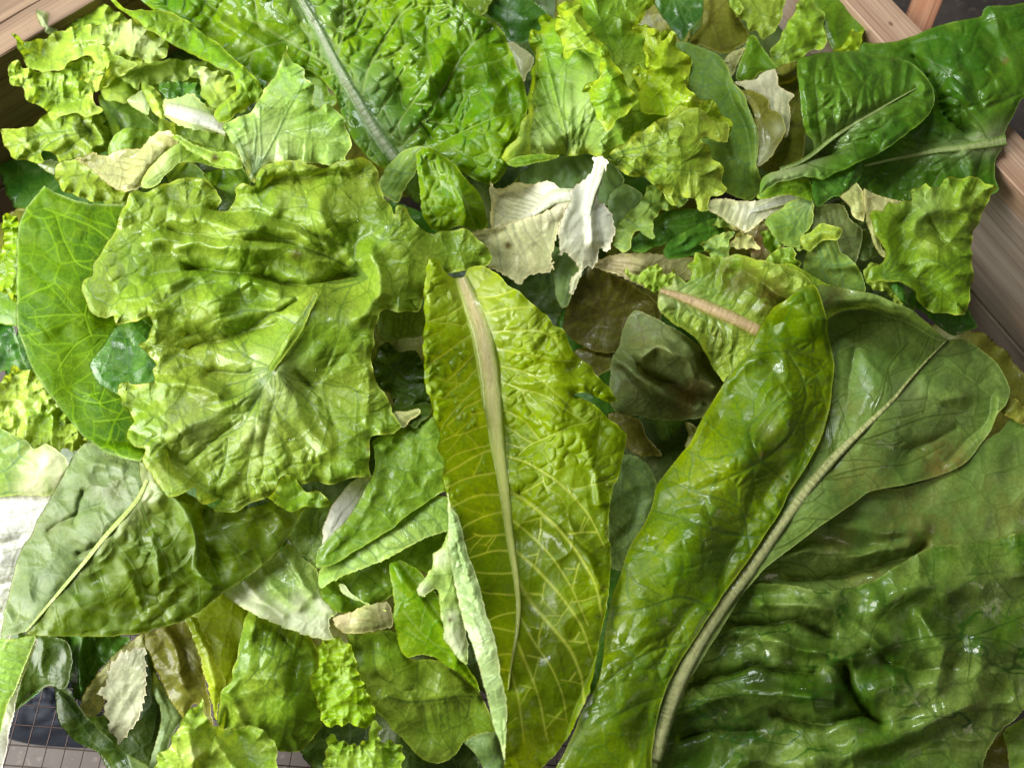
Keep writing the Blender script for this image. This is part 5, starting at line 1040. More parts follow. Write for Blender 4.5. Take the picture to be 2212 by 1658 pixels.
LF('yellow green frilled leaf, lower lobe fanning to the right', c2((1655,950),(1700,900),(1790,830),(1900,760),(2000,700),(2100,640),(2200,650),(2290,720),(2370,740),(2385,860),(2310,840),(2220,840),(2270,900),(2300,960),(2350,1020),(2355,1100),(2375,1140),(2330,1170),(2280,1190),(2262,1265),(2200,1262),(2170,1190),(2100,1190),(2080,1240),(2000,1200),(1960,1140),(1900,1085),(1800,1062),(1710,1020)), 'bright', z=58,
   hp=[(1307, 340, -6), (1420, 280, 20), (1540, 310, 4), (1480, 340, 14), (1530, 430, -8), (1430, 400, 0)], veins=[('rad', *c2((1650, 945))[0], -42, 30, 8, 2.4, 0.5)], radf=(*c2((1600, 930))[0], 9, 9), wig=.08, crum=(7, 50), bul=7, ruf=(14, 56, 22), frill=(10, 50), edgeband=14, seed=113, s=2.0, edge=(3, 14))
LF('yellow frilly fold drooping over the middle of the frilled leaf', c2((1345,110),(1400,60),(1480,30),(1520,120),(1580,200),(1640,280),(1700,380),(1760,480),(1810,560),(1840,620),(1790,660),(1750,700),(1700,740),(1640,800),(1600,720),(1560,640),(1545,570),(1500,560),(1540,500),(1600,470),(1605,400),(1590,330),(1520,300),(1460,310),(1400,355),(1385,280),(1350,200)), 'yellow', z=72,
   hp=[(1230, 60, 14), (1280, 180, 20), (1330, 250, 10), (1220, 120, -4), (1300, 280, -8)], crum=(9, 60), edgeband=16, ruf=(11, 50, 18), frill=(10, 46), folds=[(18, 9, *c2((1440, 80), (1560, 240), (1660, 420), (1740, 600)))], bul=4, seed=114, s=2.0, edge=(3, 14), veins=[('par', *c2((1500, 150))[0], *c2((1700, 450))[0], 5, 150, 1.5, 0)])
LF('small dark green oval leaf edge curling at the foot of the frilled leaf', c2((1000,955),(1030,985),(1070,960),(1150,935),(1260,930),(1370,940),(1300,968),(1200,990),(1120,1003),(1060,1000)), 'mid', z=62, crum=(2, 40), seed=115, s=2.2, hp=[(*c2((1010, 960))[0], 4), (*c2((1180, 960))[0], 8)])
# white endive group (above grey leaf)
LF('white endive blade base with dark veins left of the upright one', c2((945,1092,1),(965,1120),(985,1138),(1040,1130),(1090,1102),(1200,1110),(1310,1092),(1380,1145),(1450,1185),(1400,1260),(1250,1312),(1100,1345),(962,1375),(950,1250)), 'cream', z=34,
   hp=[(1060, 395, 8), (1150, 430, -4), (1210, 410, 22), (1070, 480, 0)], mid=c2((1200, 1295), (1270, 1235), (1340, 1185), (1440, 1180)), midw=(12, 28, 34, 30), ribpal='white', ribh=.25, veins=[('par', *c2((1300, 1180))[0], *c2((1100, 1330))[0], 8, 195, 1.5, 2)], wig=.05, branch=.06, crum=(3, 50), teeth=(3, 20), bul=3, seed=116, s=2.1, pales=[(1190, 420, 60, .8)])
LF('cream endive leaf with a toothed side lying right of the white one', [*c2((830,1410),(960,1372),(1100,1335),(1250,1290),(1390,1232),(1395,1290),(1370,1340),(1350,1400),(1340,1470),(1318,1520),(1312,1580),(1335,1640)), *c5((1325,70),(1310,155),(1240,160),(1170,180),(1120,230),(1060,185),(980,140),(900,110),(850,60))], 'cream', z=26, hp=[(1050, 510, 4), (1180, 480, 20), (1190, 560, 4), (1110, 600, -8)], teeth=(4, 17), crum=(4, 60), bul=4,
   veins=[('par', *c2((1330, 1250))[0], *c2((950, 1400))[0], 7, 70, 1.6, 1)], seed=117, s=2.1, blots=[(*c2((1055, 1480))[0], 10, 1), (1130, 600, 40, .35)], pales=[(1200, 440, 60, .4)])
LF('upright white endive blade with toothed edges in the centre', [*c2((1560,958),(1600,948),(1652,958),(1648,1020),(1625,1090),(1608,1150),(1600,1215),(1640,1235),(1655,1265),(1680,1300),(1690,1350),(1708,1395),(1680,1450),(1655,1528),(1610,1500),(1600,1560),(1560,1620)), *c5((1530,110),(1480,200),(1440,290),(1420,280),(1430,200),(1480,130),(1440,80),(1395,20)), *c2((1375,1540),(1362,1470),(1350,1400),(1372,1330),(1400,1260),(1440,1200),(1420,1160),(1480,1110),(1550,1040),(1570,990))], 'white', z=58,
   hp=[(1300, 345, 20), (1280, 420, 10), (1240, 500, 8), (1320, 500, 0), (1250, 600, -22), (1230, 640, -26)], teeth=(4.5, 17), crum=(3, 60), folds=[(12, 7, *c2((1610, 970), (1590, 1100), (1560, 1250), (1560, 1450))), (-7, 6, *c2((1590, 1280), (1600, 1400), (1630, 1500)))], mid=c2((1622, 955), (1600, 1060), (1560, 1180), (1540, 1300)), midw=(22, 22, 16, 8), ribpal='white', ribh=.35,
   seed=118, s=2.1, pales=[(1290, 400, 90, .8), (1260, 480, 60, .5)], veins=[('par', *c2((1580, 1180))[0], *c2((1500, 1500))[0], 6, 110, 1.1, 1)], branch=.05, bul=2)
# oval leaf
LF('rounded dark green leaf with a light midrib and puckered face at top right', c3((842,372),(880,345),(940,330),(1000,320),(1100,314),(1200,313),(1330,330),(1450,352),(1530,380),(1600,435),(1655,505),(1680,580),(1662,660),(1605,730),(1530,790),(1430,870),(1330,932),(1240,972),(1120,1025),(1000,1082),(940,1075),(880,1072),(740,1102),(660,1142),(612,1182),(630,1070),(740,1022),(830,985),(930,930),(935,860),(890,800),(872,700),(862,620),(850,500)), 'oval', z=66,
   hp=[(1730, 140, 26), (1800, 120, 10), (1900, 120, 2), (2010, 200, 16), (1780, 330, -10), (1900, 330, 12), (1650, 410, -8), (1840, 220, 30), (1740, 260, 20)],
   mid=c3((740, 1022), (850, 985), (940, 930), (1030, 855), (1120, 790), (1220, 728), (1330, 665), (1450, 595), (1560, 535)), midw=(9, 10, 9, 6, 3), ribpal='green', ribh=.3, veins=[('pin', 24, 62, 2.3, 5, 0.15, 1, -1), ('pin', 40, 50, 1.6, 4, 0.1, 1, 1)], wig=.1, branch=.08, bul=12, crum=(4, 70), blis=(4, 30), patch=.25, seed=119, s=2.0, curl=7, edgeband=4,
   folds=[(-8, 14, *c3((940, 930), (1120, 790), (1330, 665), (1560, 535)))])
# ================================================================== left: netted oval leaf, grey-olive folded leaf
LF('grey olive leaf at lower left, its folded back half with felt like face', [(179,959),(230,965),(300,985),(345,1020),(330,1050),(290,1090),(229,1158),(180,1215),(143,1262),(100,1310),(60,1362),(20,1372),(3,1378),(5,1340),(16,1290),(28,1240),(45,1190),(64,1160),(86,1113),(118,1060),(150,1000)], 'felt', z=40,
   hp=[(200, 970, 4), (320, 1010, 26), (150, 1100, 4), (230, 1140, 26), (60, 1200, -4), (60, 1360, 16), (10, 1370, 0)], crum=(7, 50), folds=[(-12, 7, (170, 1195), (210, 1178), (250, 1165)), (-10, 6, (160, 1130), (175, 1060)), (8, 8, (200, 1000), (260, 1010)), (-8, 6, (110, 1150), (170, 1110), (220, 1095))], seed=120, s=2.1, side='under', bul=4, blots=[(110, 1130, 40, .5), (240, 1060, 40, .6), (200, 1180, 40, .6)], veins=[('par', 300, 1060, 90, 1310, 6, 205, 1.4, -1)])
LF('olive green quilted leaf half with a pale midrib at lower left', [(300,985),(345,1020),(400,1060),(470,1100),(560,1090),(640,1060),(660,1085),(650,1112),(635,1140),(600,1190),(570,1217),(537,1243),(500,1268),(480,1281),(444,1311),(420,1326),(394,1340),(350,1355),(308,1366),(229,1374),(143,1373),(57,1368),(80,1335),(110,1300),(143,1261),(200,1192),(229,1157),(270,1112),(306,1068),(300,1020)], 'quilt', z=44,
   hp=[(310, 1050, 30), (150, 1260, 26), (60, 1362, 18), (300, 1360, 6), (480, 1280, -6), (640, 1110, -16), (400, 1150, 20), (300, 1250, 16)], mid=[(318,1036),(300,1075),(270,1112),(229,1157),(186,1210),(143,1261),(100,1312),(56,1364)], midw=(10, 12, 10, 8, 5), ribpal='lime', ribh=.5,
   side='under', xveins=[(3.0, (300, 1075), (320, 1130), (345, 1180), (362, 1220), (364, 1260)), (2.8, (236, 1155), (270, 1195), (290, 1225), (305, 1260), (315, 1320)), (3, (330, 1050), (380, 1080), (410, 1120), (422, 1170), (418, 1235), (460, 1250)), (2, (190, 1215), (215, 1235), (230, 1290))], veins=[('pin', 60, 55, 2.0, 4, 0, 1, -1)],
   folds=[(20, 9, (330, 1050), (385, 1085), (412, 1125), (424, 1175), (420, 1230), (462, 1262)), (10, 8, (260, 1210), (300, 1290)), (9, 8, (330, 1160), (350, 1250)), (-14, 10, (440, 1110), (440, 1180), (470, 1240))], crum=(7, 50), bul=7, blis=(5, 34), seed=121, s=2.1, edgeband=4)
LF('translucent net veined oval leaf with a light rim at the left', [(97,402,1),(75,425),(55,450),(42,480),(36,530),(35,600),(37,660),(36,705),(50,750),(68,795),(90,830),(120,870),(152,912),(182,945),(225,975),(265,988),(302,997,1),(340,960),(380,860),(400,700),(380,560),(330,470),(275,446),(220,440),(172,433),(122,417)], 'glow', z=52,
   hp=[(97, 405, 20), (60, 500, 4), (40, 650, 0), (150, 900, 0), (290, 990, 8), (150, 650, 16), (280, 700, -6)], crum=(5, 90), side='under', bul=4, blis=(2, 46), seed=122, s=2.0, edgeband=4,
   xveins=[(2.4, (330, 640), (290, 680), (262, 730), (245, 780), (230, 830), (215, 870)), (2.2, (262, 730), (200, 725), (160, 750), (125, 800)), (2.2, (200, 725), (185, 680), (200, 630), (225, 590), (240, 520)), (2, (240, 520), (200, 490), (150, 470), (95, 450)), (2, (225, 590), (170, 570), (140, 520), (120, 460)), (1.8, (185, 680), (130, 680), (60, 686)), (2, (340, 880), (300, 895), (260, 905), (200, 910)), (1.8, (300, 895), (280, 860), (215, 870), (170, 860), (130, 830))])
LF('dark wet scrap of leaf pressed on the oval netted leaf', [(250,705),(290,690),(325,700),(345,740),(350,800),(320,860),(270,860),(215,830),(195,790),(225,740)], 'dark', z=54, crum=(4, 40), bul=4, seed=123, s=2.3)
# ================================================================== big frilly centre-left leaf
LF('large crinkled bright green lettuce leaf spread over the left centre', [(551,378),(575,355),(609,347),(655,349),(691,362),(720,354),(740,346),(775,342),(802,346),(815,370),(822,405),(828,430),(845,440),(853,465),(857,446),(877,450),(890,470),(905,490),(935,503),(965,498),(999,494),(1020,503),(1040,522),(1066,553,1),(1053,572),(1006,583),(970,592),(935,610),(918,640),(902,672),(860,672),(825,672),(812,700),(806,745),(803,790),(812,820),(830,850),(846,880),(866,923,1),(850,938),(820,938),(802,945),(797,990),(799,1028),(773,1028),(745,1038),(716,1045),(680,1040),(645,1045),(609,1063),(585,1072),(558,1078),(530,1095),(501,1106),(462,1103,1),(478,1080),(445,1090),(425,1075),(421,1055),(400,1062),(362,1075),(345,1050),(325,1025),(306,990),(312,970),(290,962),(272,945),(276,925),(290,910),(278,890),(262,875),(262,860),(249,852,1),(258,828),(290,828),(335,826,1),(328,800),(340,787),(322,770),(301,745,1),(318,728),(330,700),(318,684),(285,695),(251,702),(247,680),(225,690),(195,672),(179,640),(178,605),(200,592),(203,565),(225,535),(248,495),(262,455),(285,415),(322,412),(358,395),(395,385),(430,383),(462,403),(477,432),(470,450),(492,455),(508,432),(506,408),(524,397),(548,400)], 'bright', z=74,
   hp=[(300, 430, 14), (500, 420, 2), (700, 360, 4), (820, 360, -2), (200, 620, -4), (290, 600, 0), (500, 520, 24), (700, 480, 26), (720, 610, -6), (600, 600, -2), (450, 590, -4), (480, 660, 24), (330, 660, 14), (620, 670, 34), (560, 720, 6), (420, 760, 2), (585, 800, 30), (680, 640, 34), (740, 760, 26), (820, 640, 34), (815, 560, 24), (900, 540, 18), (1050, 550, -8), (900, 650, -4), (780, 900, 8), (860, 920, -8), (450, 950, 22), (270, 850, 4), (350, 1050, -4), (620, 950, 12), (500, 1090, -8), (700, 1020, 4), (560, 850, 16), (640, 850, 4)],
   veins=[('rad', 795, 600, 150, 235, 9, 2.4, 0.8), ('rad', 590, 795, 80, 205, 9, 2.4, 0.6), ('rad', 600, 800, 20, 80, 4, 1.9, 0), ('rad', 820, 520, -70, 10, 4, 1.6, 0)], xveins=[(2.2, (640, 700), (600, 680), (540, 670), (480, 685), (440, 700)), (2.6, (790, 600), (720, 560), (640, 530), (560, 500), (480, 505)), (2.4, (590, 800), (540, 840), (500, 860), (430, 880)), (2.4, (590, 800), (560, 850), (520, 920), (440, 960))],
   branch=.14, wig=.12, crum=(11, 110), bul=6, blis=(4, 30), ruf=(8, 58, 22), frill=(5, 40), hps=1.35, calm=[(590, 820, 60), (720, 700, 70)], seed=124, s=2.0, edge=(2.5, 16), edgeband=5,
   folds=[(-34, 14, (300, 572), (420, 585), (560, 598), (660, 618), (770, 596)), (16, 10, (330, 520), (450, 535), (600, 545), (720, 570)), (14, 9, (380, 470), (500, 485), (620, 500), (740, 545)), (-10, 8, (350, 500), (480, 512), (640, 525)), (-10, 8, (450, 450), (600, 470), (740, 530)), (-14, 10, (380, 760), (480, 735), (580, 690), (640, 650)), (-6, 9, (400, 1000), (500, 920), (560, 860)), (10, 13, (340, 960), (450, 900), (540, 850)), (-6, 9, (560, 1040), (580, 940), (588, 870)), (10, 13, (480, 1050), (540, 940), (570, 880)), (18, 13, (370, 615), (450, 596), (520, 600), (600, 625)), (14, 11, (480, 640), (420, 655), (360, 670)), (-14, 11, (400, 720), (500, 725), (600, 700)), (14, 12, (400, 690), (500, 690), (600, 672)), (-12, 10, (450, 808), (540, 800)), (18, 12, (300, 830), (400, 830), (470, 850)),
          (20, 10, (800, 545), (822, 590), (818, 640), (790, 680)), (-7, 10, (640, 800), (690, 860), (720, 920)), (10, 14, (600, 800), (640, 880), (690, 960), (760, 1000)), (10, 9, (600, 420), (560, 500), (420, 520)), (10, 9, (700, 400), (690, 470), (760, 560))],
   pales=[(590, 820, 60, .35), (545, 930, 45, .25), (420, 930, 60, .18)], blots=[(450, 850, 70, .3), (640, 550, 14, .8), (760, 660, 20, .3), (795, 970, 7, .9)])
big_frilly = bpy.context.scene.collection.objects[-1]
LF(None, [(682,632),(668,646),(645,688),(617,733),(589,778),(580,800),(588,803),(602,788),(628,750),(655,708),(674,668),(686,640)], 'bright', z=110, hp=[(672, 645, 8), (630, 720, 12), (585, 798, -6)], folds=[(9, 7, (672, 650), (630, 722), (590, 790))], crum=(1, 40), seed=125, s=2.0, name='folded_rib', parent=big_frilly, curl=2, veins=[('par', 668, 650, 676, 652, 3, 122, 1.2, 0)], branch=.01, wig=.04, fit=30)
LF('small cupped curl of leaf edge below the large crinkled leaf', c4((1612,1510,1),(1650,1480),(1680,1400),(1720,1372),(1780,1385),(1800,1430),(1860,1480),(1930,1470),(1990,1560),(1900,1575),(1840,1562),(1800,1590),(1735,1592),(1680,1560)), 'bright', z=70, crum=(3, 30), hp=[(*c4((1640, 1500))[0], 6), (*c4((1730, 1460))[0], -8), (*c4((1750, 1390))[0], 16), (*c4((1780, 1580))[0], 8), (*c4((1950, 1560))[0], 0)], ruf=(5, 34, 14), seed=126, s=2.0, edge=(2, 12))
# ================================================================== right: big cos leaf, underside up
LF('wet wrinkled olive leaf lying below the big ribbed leaf at right', [(1600,1230),(1650,1160),(1690,1120),(1760,1075),(1850,1060),(1960,1050),(2060,1015),(2120,955),(2160,930),(2180,905),(2240,900),(2290,1000),(2290,1200),(2180,1215),(2080,1230),(1980,1250),(1880,1275),(1780,1290),(1680,1290)], 'under', z=30,
   hp=[(1700, 1120, 14), (1850, 1100, 20), (1700, 1240, 6), (1850, 1200, -10), (2000, 1180, 0), (2150, 1100, 14), (2200, 950, 20), (1950, 1090, 10)], side='under', crum=(6, 80), bul=5, blots=[(1990, 1140, 110, .5), (2180, 1120, 90, .4), (1820, 1160, 60, .4), (1880, 1240, 60, .5)], veins=[('par', 1660, 1180, 1640, 1240, 4, -8, 2.2, 1)], seed=127, s=2.2,
   folds=[(18, 10, (1650, 1215), (1760, 1185), (1860, 1195), (1960, 1180)), (-20, 10, (1700, 1250), (1800, 1240), (1900, 1225), (2000, 1180)), (12, 10, (1800, 1130), (1900, 1150), (1990, 1140))])
LF('small brownish curled edge beside the right crate board', c6((2060,970),(2085,920),(2130,915),(2170,912),(2200,950),(2280,960),(2280,1080),(2180,1060),(2100,1010)), 'olive', z=30, crum=(4, 30), seed=128, ruf=(4, 24, 10))
LF('light green leaf edge in the bottom right corner', c9((2090,1420),(2150,1380),(2280,1330),(2280,1720),(2140,1720),(2120,1600)), 'light', z=-60, crum=(5, 50), seed=129)
LF('dark wet glossy leaf creased over the bottom right corner', [(1609,1268),(1640,1258),(1700,1262),(1792,1274),(1840,1268),(1885,1254),(1939,1218),(2007,1180),(2060,1175),(2110,1172),(2290,1150),(2290,1500),(2212,1530),(2185,1560),(2157,1585),(2130,1630),(2105,1700),(1900,1720),(1380,1720),(1400,1640),(1420,1560),(1450,1480),(1500,1400),(1560,1320)], 'wet', z=40,
   hp=[(1620, 1290, 4), (1780, 1290, 16), (1950, 1230, 16), (2150, 1200, 10), (1850, 1380, 10), (1600, 1380, 0), (1500, 1500, -4), (1450, 1630, -10), (1700, 1470, 12), (1700, 1600, -6), (1900, 1550, 10), (2100, 1450, 6), (2150, 1570, -16), (1800, 1660, 4)], side='under', s=2.1,
   folds=[(26, 11, (1545, 1372), (1620, 1372), (1700, 1390), (1770, 1410), (1835, 1418)), (-30, 10, (1560, 1338), (1640, 1352), (1720, 1345), (1790, 1366)), (-24, 11, (1490, 1480), (1560, 1452), (1650, 1440), (1760, 1456)), (24, 13, (1440, 1560), (1520, 1515), (1620, 1494), (1720, 1500), (1800, 1507)), (24, 15, (1600, 1640), (1740, 1640), (1850, 1622), (1970, 1575), (2090, 1525)), (-30, 9, (1820, 1440), (1840, 1500), (1900, 1560)), (24, 12, (1650, 1300), (1760, 1312), (1850, 1350), (1900, 1400)), (-26, 10, (1680, 1540), (1780, 1560), (1870, 1540)), (22, 11, (1990, 1330), (2040, 1400), (2020, 1480)),
          (20, 22, (1900, 1300), (2000, 1265), (2110, 1250)), (-16, 14, (1880, 1400), (1960, 1450), (2060, 1440)), (-20, 10, (1470, 1600), (1560, 1575), (1640, 1580)), (16, 20, (1900, 1480), (2000, 1440), (2120, 1400))],
   crum=(10, 80), bul=4, blis=(1.5, 40), branch=.08, veins=[('par', 1440, 1560, 1600, 1300, 5, -18, 2.2, 1)], xveins=[(2.4, (1840, 1418), (1950, 1385), (2040, 1370), (2095, 1375), (2090, 1470)), (2.4, (1450, 1540), (1560, 1500), (1790, 1508)), (2.2, (2095, 1375), (2212, 1330))],
   blots=[(1800, 1490, 60, 1.0), (1650, 1470, 70, 1), (1960, 1400, 70, .8), (1620, 1570, 90, 1), (1900, 1420, 60, .9), (2060, 1320, 60, .8), (1760, 1340, 60, .9), (1500, 1600, 60, .9)], seed=130)
LF('yellow green cos leaf end with a wide pink rib under the long leaf', c6((0,292),(12,262),(40,235),(80,228),(95,185),(120,170),(160,200),(175,222),(195,200),(200,150),(178,110),(215,85),(225,35),(330,62),(420,58),(480,45),(600,75),(720,100),(830,132),(920,200),(965,260),(960,380),(760,560),(640,720),(500,830),(400,815),(330,720),(270,610),(230,550),(180,510),(110,470),(50,428),(0,360)), 'bright', z=62,
   hp=[(1425, 635, 2), (1520, 550, 10), (1640, 565, 16), (1750, 610, 6), (1530, 650, 10), (1440, 690, -6), (1530, 760, -8), (1640, 700, 14)], mid=c6((15, 262), (110, 290), (240, 338), (360, 390), (480, 440), (620, 510)), midw=(10, 25, 31, 32, 30), ribpal='pink', ribh=.5, veins=[('pin', 22, 58, 2.0, 3)], crum=(5, 60), bul=8, blis=(5, 26), seed=131, s=2.0, ruf=(4, 40, 14),
   blots=[(1590, 600, 60, .7), (1660, 640, 50, .9), (1560, 720, 40, .4)], edge=(2, 16))
LF('broad grey green leaf with a thick tan rib at the right, underside up', [(1765,618),(1800,618),(1842,626),(1893,637),(1939,655),(1968,668),(1993,687),(2020,712),(2043,732),(2082,733),(2115,751),(2154,784),(2175,820),(2182,845),(2172,875),(2154,895),(2140,930),(2118,960),(2095,990),(2064,1012),(2010,1032),(1957,1046),(1878,1062),(1840,1090),(1780,1130),(1700,1190),(1650,1230),(1600,1290),(1550,1370),(1500,1450),(1460,1530),(1430,1610),(1405,1700),(1370,1700),(1380,1560),(1500,1330),(1620,1150),(1700,1000),(1740,850),(1750,720)], 'under', z=66,
   hp=[(1780, 640, 10), (1900, 660, 8), (2050, 760, 0), (2160, 850, -8), (2050, 1000, -6), (1900, 900, 24), (1850, 760, 12), (1780, 900, -6), (1950, 1030, 4), (1750, 1080, 14), (1600, 1270, 10), (1450, 1550, 8), (2000, 900, 10)], side='under', mid=[(1412,1640),(1432,1570),(1458,1495),(1500,1405),(1560,1310),(1620,1228),(1690,1128),(1740,1060),(1800,990),(1860,930),(1930,862),(1960,825),(2000,780),(2045,735)], midw=(34, 36, 36, 34, 32, 28, 24, 15, 7, 3), ribpal='tan', ribh=.55, ripple=1.3,
   veins=[('pin', 60, 48, 2.6, 4, 0.45, 1)], xveins=[(2.6, (1800, 985), (1790, 900), (1775, 830), (1800, 740), (1850, 710)), (2.6, (1880, 910), (1905, 850), (1920, 790), (1960, 740)), (2.8, (1830, 960), (1920, 930), (2000, 900), (2080, 890)), (2.6, (1760, 1040), (1860, 1010), (1960, 1000), (2040, 960))],
   branch=.12, wig=.14, crum=(8, 120), bul=4, blis=(2, 46), seed=132, s=2.0, edge=(1.5, 40), blots=[(2040, 1000, 60, .9), (1860, 1030, 70, .5), (1840, 880, 50, .3), (1800, 640, 30, .6), (1880, 1075, 60, .6)], edgeband=4, folds=[(-10, 16, (1800, 1000), (1830, 850), (1850, 760)), (12, 16, (2000, 830), (2080, 860)), (-8, 14, (1960, 980), (2060, 930))], pales=[(1960, 850, 40, .4)])
LF('long glossy green half of the ribbed leaf folded over, right of the cos leaf', [(1700,645),(1722,625),(1757,615),(1772,640),(1780,665),(1788,695),(1787,715),(1796,755),(1802,790),(1797,837),(1790,891),(1771,952),(1742,1006),(1706,1063),(1688,1100),(1655,1152),(1620,1204),(1563,1283),(1510,1365),(1467,1430),(1441,1484),(1420,1550),(1409,1620),(1395,1720),(1190,1720),(1200,1660),(1215,1630),(1240,1580),(1257,1537),(1280,1495),(1297,1450),(1307,1372),(1318,1305),(1339,1240),(1350,1205),(1364,1172),(1385,1140),(1402,1105),(1412,1075),(1420,1045),(1440,1018),(1458,995),(1475,975),(1492,955),(1508,920),(1524,891),(1545,855),(1563,828),(1590,790),(1608,765),(1622,745),(1650,690),(1672,662)], 'glossy', z=84,
   hp=[(1750, 640, 8), (1700, 700, 14), (1620, 790, 4), (1780, 800, 0), (1700, 880, 26), (1560, 880, -6), (1780, 900, -8), (1600, 1000, 26), (1450, 1050, -4), (1700, 1050, -4), (1500, 1150, 24), (1360, 1200, -6), (1600, 1200, -8), (1400, 1350, 20), (1310, 1380, -4), (1480, 1380, -6), (1340, 1560, 14), (1230, 1620, -8), (1410, 1600, -8)],
   xveins=[(2.6, (1640, 1160), (1560, 1150), (1480, 1120), (1400, 1100)), (2.6, (1540, 1310), (1470, 1290), (1400, 1310), (1320, 1330)), (2.6, (1700, 1040), (1640, 990), (1620, 920), (1700, 850)), (2.4, (1480, 1390), (1420, 1400), (1350, 1440), (1290, 1490)), (2.8, (1620, 1190), (1600, 1100), (1500, 1060), (1450, 1040)), (2.2, (1560, 830), (1620, 770), (1700, 760), (1780, 780)), (2.4, (1440, 1500), (1380, 1520), (1300, 1560)), (2.2, (1700, 760), (1730, 810), (1740, 860), (1700, 950), (1620, 1010), (1500, 1060))],
   veins=[('par', 1690, 1100, 1450, 1480, 6, 190, 1.9, 0), ('par', 1760, 700, 1780, 900, 3, 150, 1.6, 0)], branch=.12, crum=(8, 110), bul=6, blis=(2.5, 34), folds=[(9, 9, (1560, 830), (1600, 785), (1640, 770))], seed=133, s=2.0, edge=(1.5, 40), edgeband=4, blots=[(1660, 960, 50, .45), (1560, 1130, 60, .35), (1790, 930, 30, .5), (1680, 1010, 40, .4), (1647, 980, 10, 1)], curl=9, pales=[])
# ================================================================== the yellow cos leaf in the middle
LF('long yellow green cos leaf with a pink to pale rib in the centre foreground', [(925,560),(945,562),(968,592),(990,600),(1003,596),(1012,578),(1048,575),(1072,590),(1095,612),(1125,632),(1150,655),(1180,680),(1195,700),(1215,712),(1228,735),(1240,762),(1262,780),(1278,792),(1292,815),(1318,835),(1325,850),(1336,866,1),(1315,868),(1290,858),(1262,846),(1240,852),(1262,862),(1285,872),(1302,892),(1330,915),(1357,936,1),(1350,965),(1345,990),(1338,1020),(1328,1045),(1318,1080),(1313,1140),(1320,1200),(1318,1250),(1312,1300),(1302,1350),(1292,1400),(1284,1450),(1272,1495),(1250,1545),(1228,1590),(1190,1640),(1150,1670),(1110,1680),(1088,1650),(1092,1610),(1088,1560),(1080,1510),(1078,1460),(1066,1410),(1050,1360),(1030,1310),(1012,1250),(995,1190),(982,1140),(972,1100),(965,1070),(955,1030),(960,1000),(945,970),(950,940),(938,905),(928,860),(920,845,1),(916,800),(913,740),(917,690),(915,640),(919,590)], 'cos', z=112,
   hp=[(930, 600, 10), (1010, 620, 0), (1080, 640, 18), (930, 760, 22), (1040, 780, -12), (1180, 760, 22), (1310, 860, 2), (960, 960, 26), (1075, 960, -18), (1220, 950, 10), (1340, 960, -2), (985, 1130, 30), (1095, 1150, -14), (1220, 1150, 4), (1315, 1180, 2), (1035, 1300, 30), (1115, 1320, -8), (1220, 1350, 4), (1300, 1350, -2), (1070, 1420, 28), (1110, 1480, 0), (1180, 1500, 4), (1250, 1500, -6), (1090, 1600, 18), (1150, 1640, -8)],
   mid=[(996,600),(1020,660),(1040,720),(1055,800),(1065,880),(1075,960),(1088,1050),(1100,1150),(1114,1240),(1120,1310),(1116,1370),(1105,1430),(1098,1490)], midw=(30, 46, 52, 46, 36, 28, 22, 17, 13, 8, 4), ribpal='cosrib', ribh=.5, side='top',
   veins=[('pin', 34, 72, 1.6, 2, 0.0, 0.42), ('pin', 42, 92, 2.8, 4, 0.42, 1, 1)], calm=[(1210, 1330, 170), (1020, 1200, 110), (1180, 1560, 170), (1200, 1180, 120), (960, 1000, 60)], xveins=[(4, (1086, 1050), (1140, 1085), (1195, 1130), (1245, 1190), (1285, 1260), (1300, 1330)), (2.6, (1078, 980), (1140, 1000), (1210, 1045), (1270, 1110), (1305, 1180)), (2.4, (1090, 1110), (1140, 1150), (1190, 1200), (1235, 1270), (1270, 1350)), (4.5, (1116, 1250), (1150, 1305), (1185, 1345), (1230, 1400), (1255, 1460), (1262, 1520)), (2.4, (1119, 1320), (1150, 1380), (1190, 1440), (1215, 1500), (1225, 1560)), (3.4, (1104, 1180), (1155, 1225), (1210, 1285), (1255, 1350), (1280, 1420)), (3, (1115, 1380), (1140, 1440), (1165, 1510), (1180, 1590)), (2.6, (1102, 1440), (1120, 1510), (1132, 1600))],
   branch=.09, wig=.1, crum=(5, 60), bul=7, blis=(4.5, 23), patch=.3, ruf=(3, 46, 14), seed=134, s=1.9, edge=(2.5, 14), edgeband=4,
   folds=[(-9, 6, (1240, 850), (1290, 862), (1325, 868)), (7, 6, (1100, 700), (1200, 720)), (7, 6, (1110, 760), (1230, 780)), (7, 6, (1120, 830), (1260, 830)), (8, 8, (1130, 900), (1260, 960), (1300, 1080)), (-7, 9, (1120, 1060), (1200, 1120), (1290, 1220)), (9, 10, (1150, 1080), (1230, 1150), (1300, 1260))],
   pales=[(1030, 620, 70, .8), (1140, 700, 70, .4), (1060, 700, 60, .5), (940, 640, 40, .3), (1180, 830, 60, .2)], blots=[(1210, 1180, 120, .7), (1200, 1380, 120, .8), (1160, 1560, 100, .6), (1000, 1150, 60, .6), (1050, 1300, 50, .6)], vein_col=1.0)
cosleaf = [o for o in COL.objects if o.get('label', '').startswith('long yellow green cos')][0]
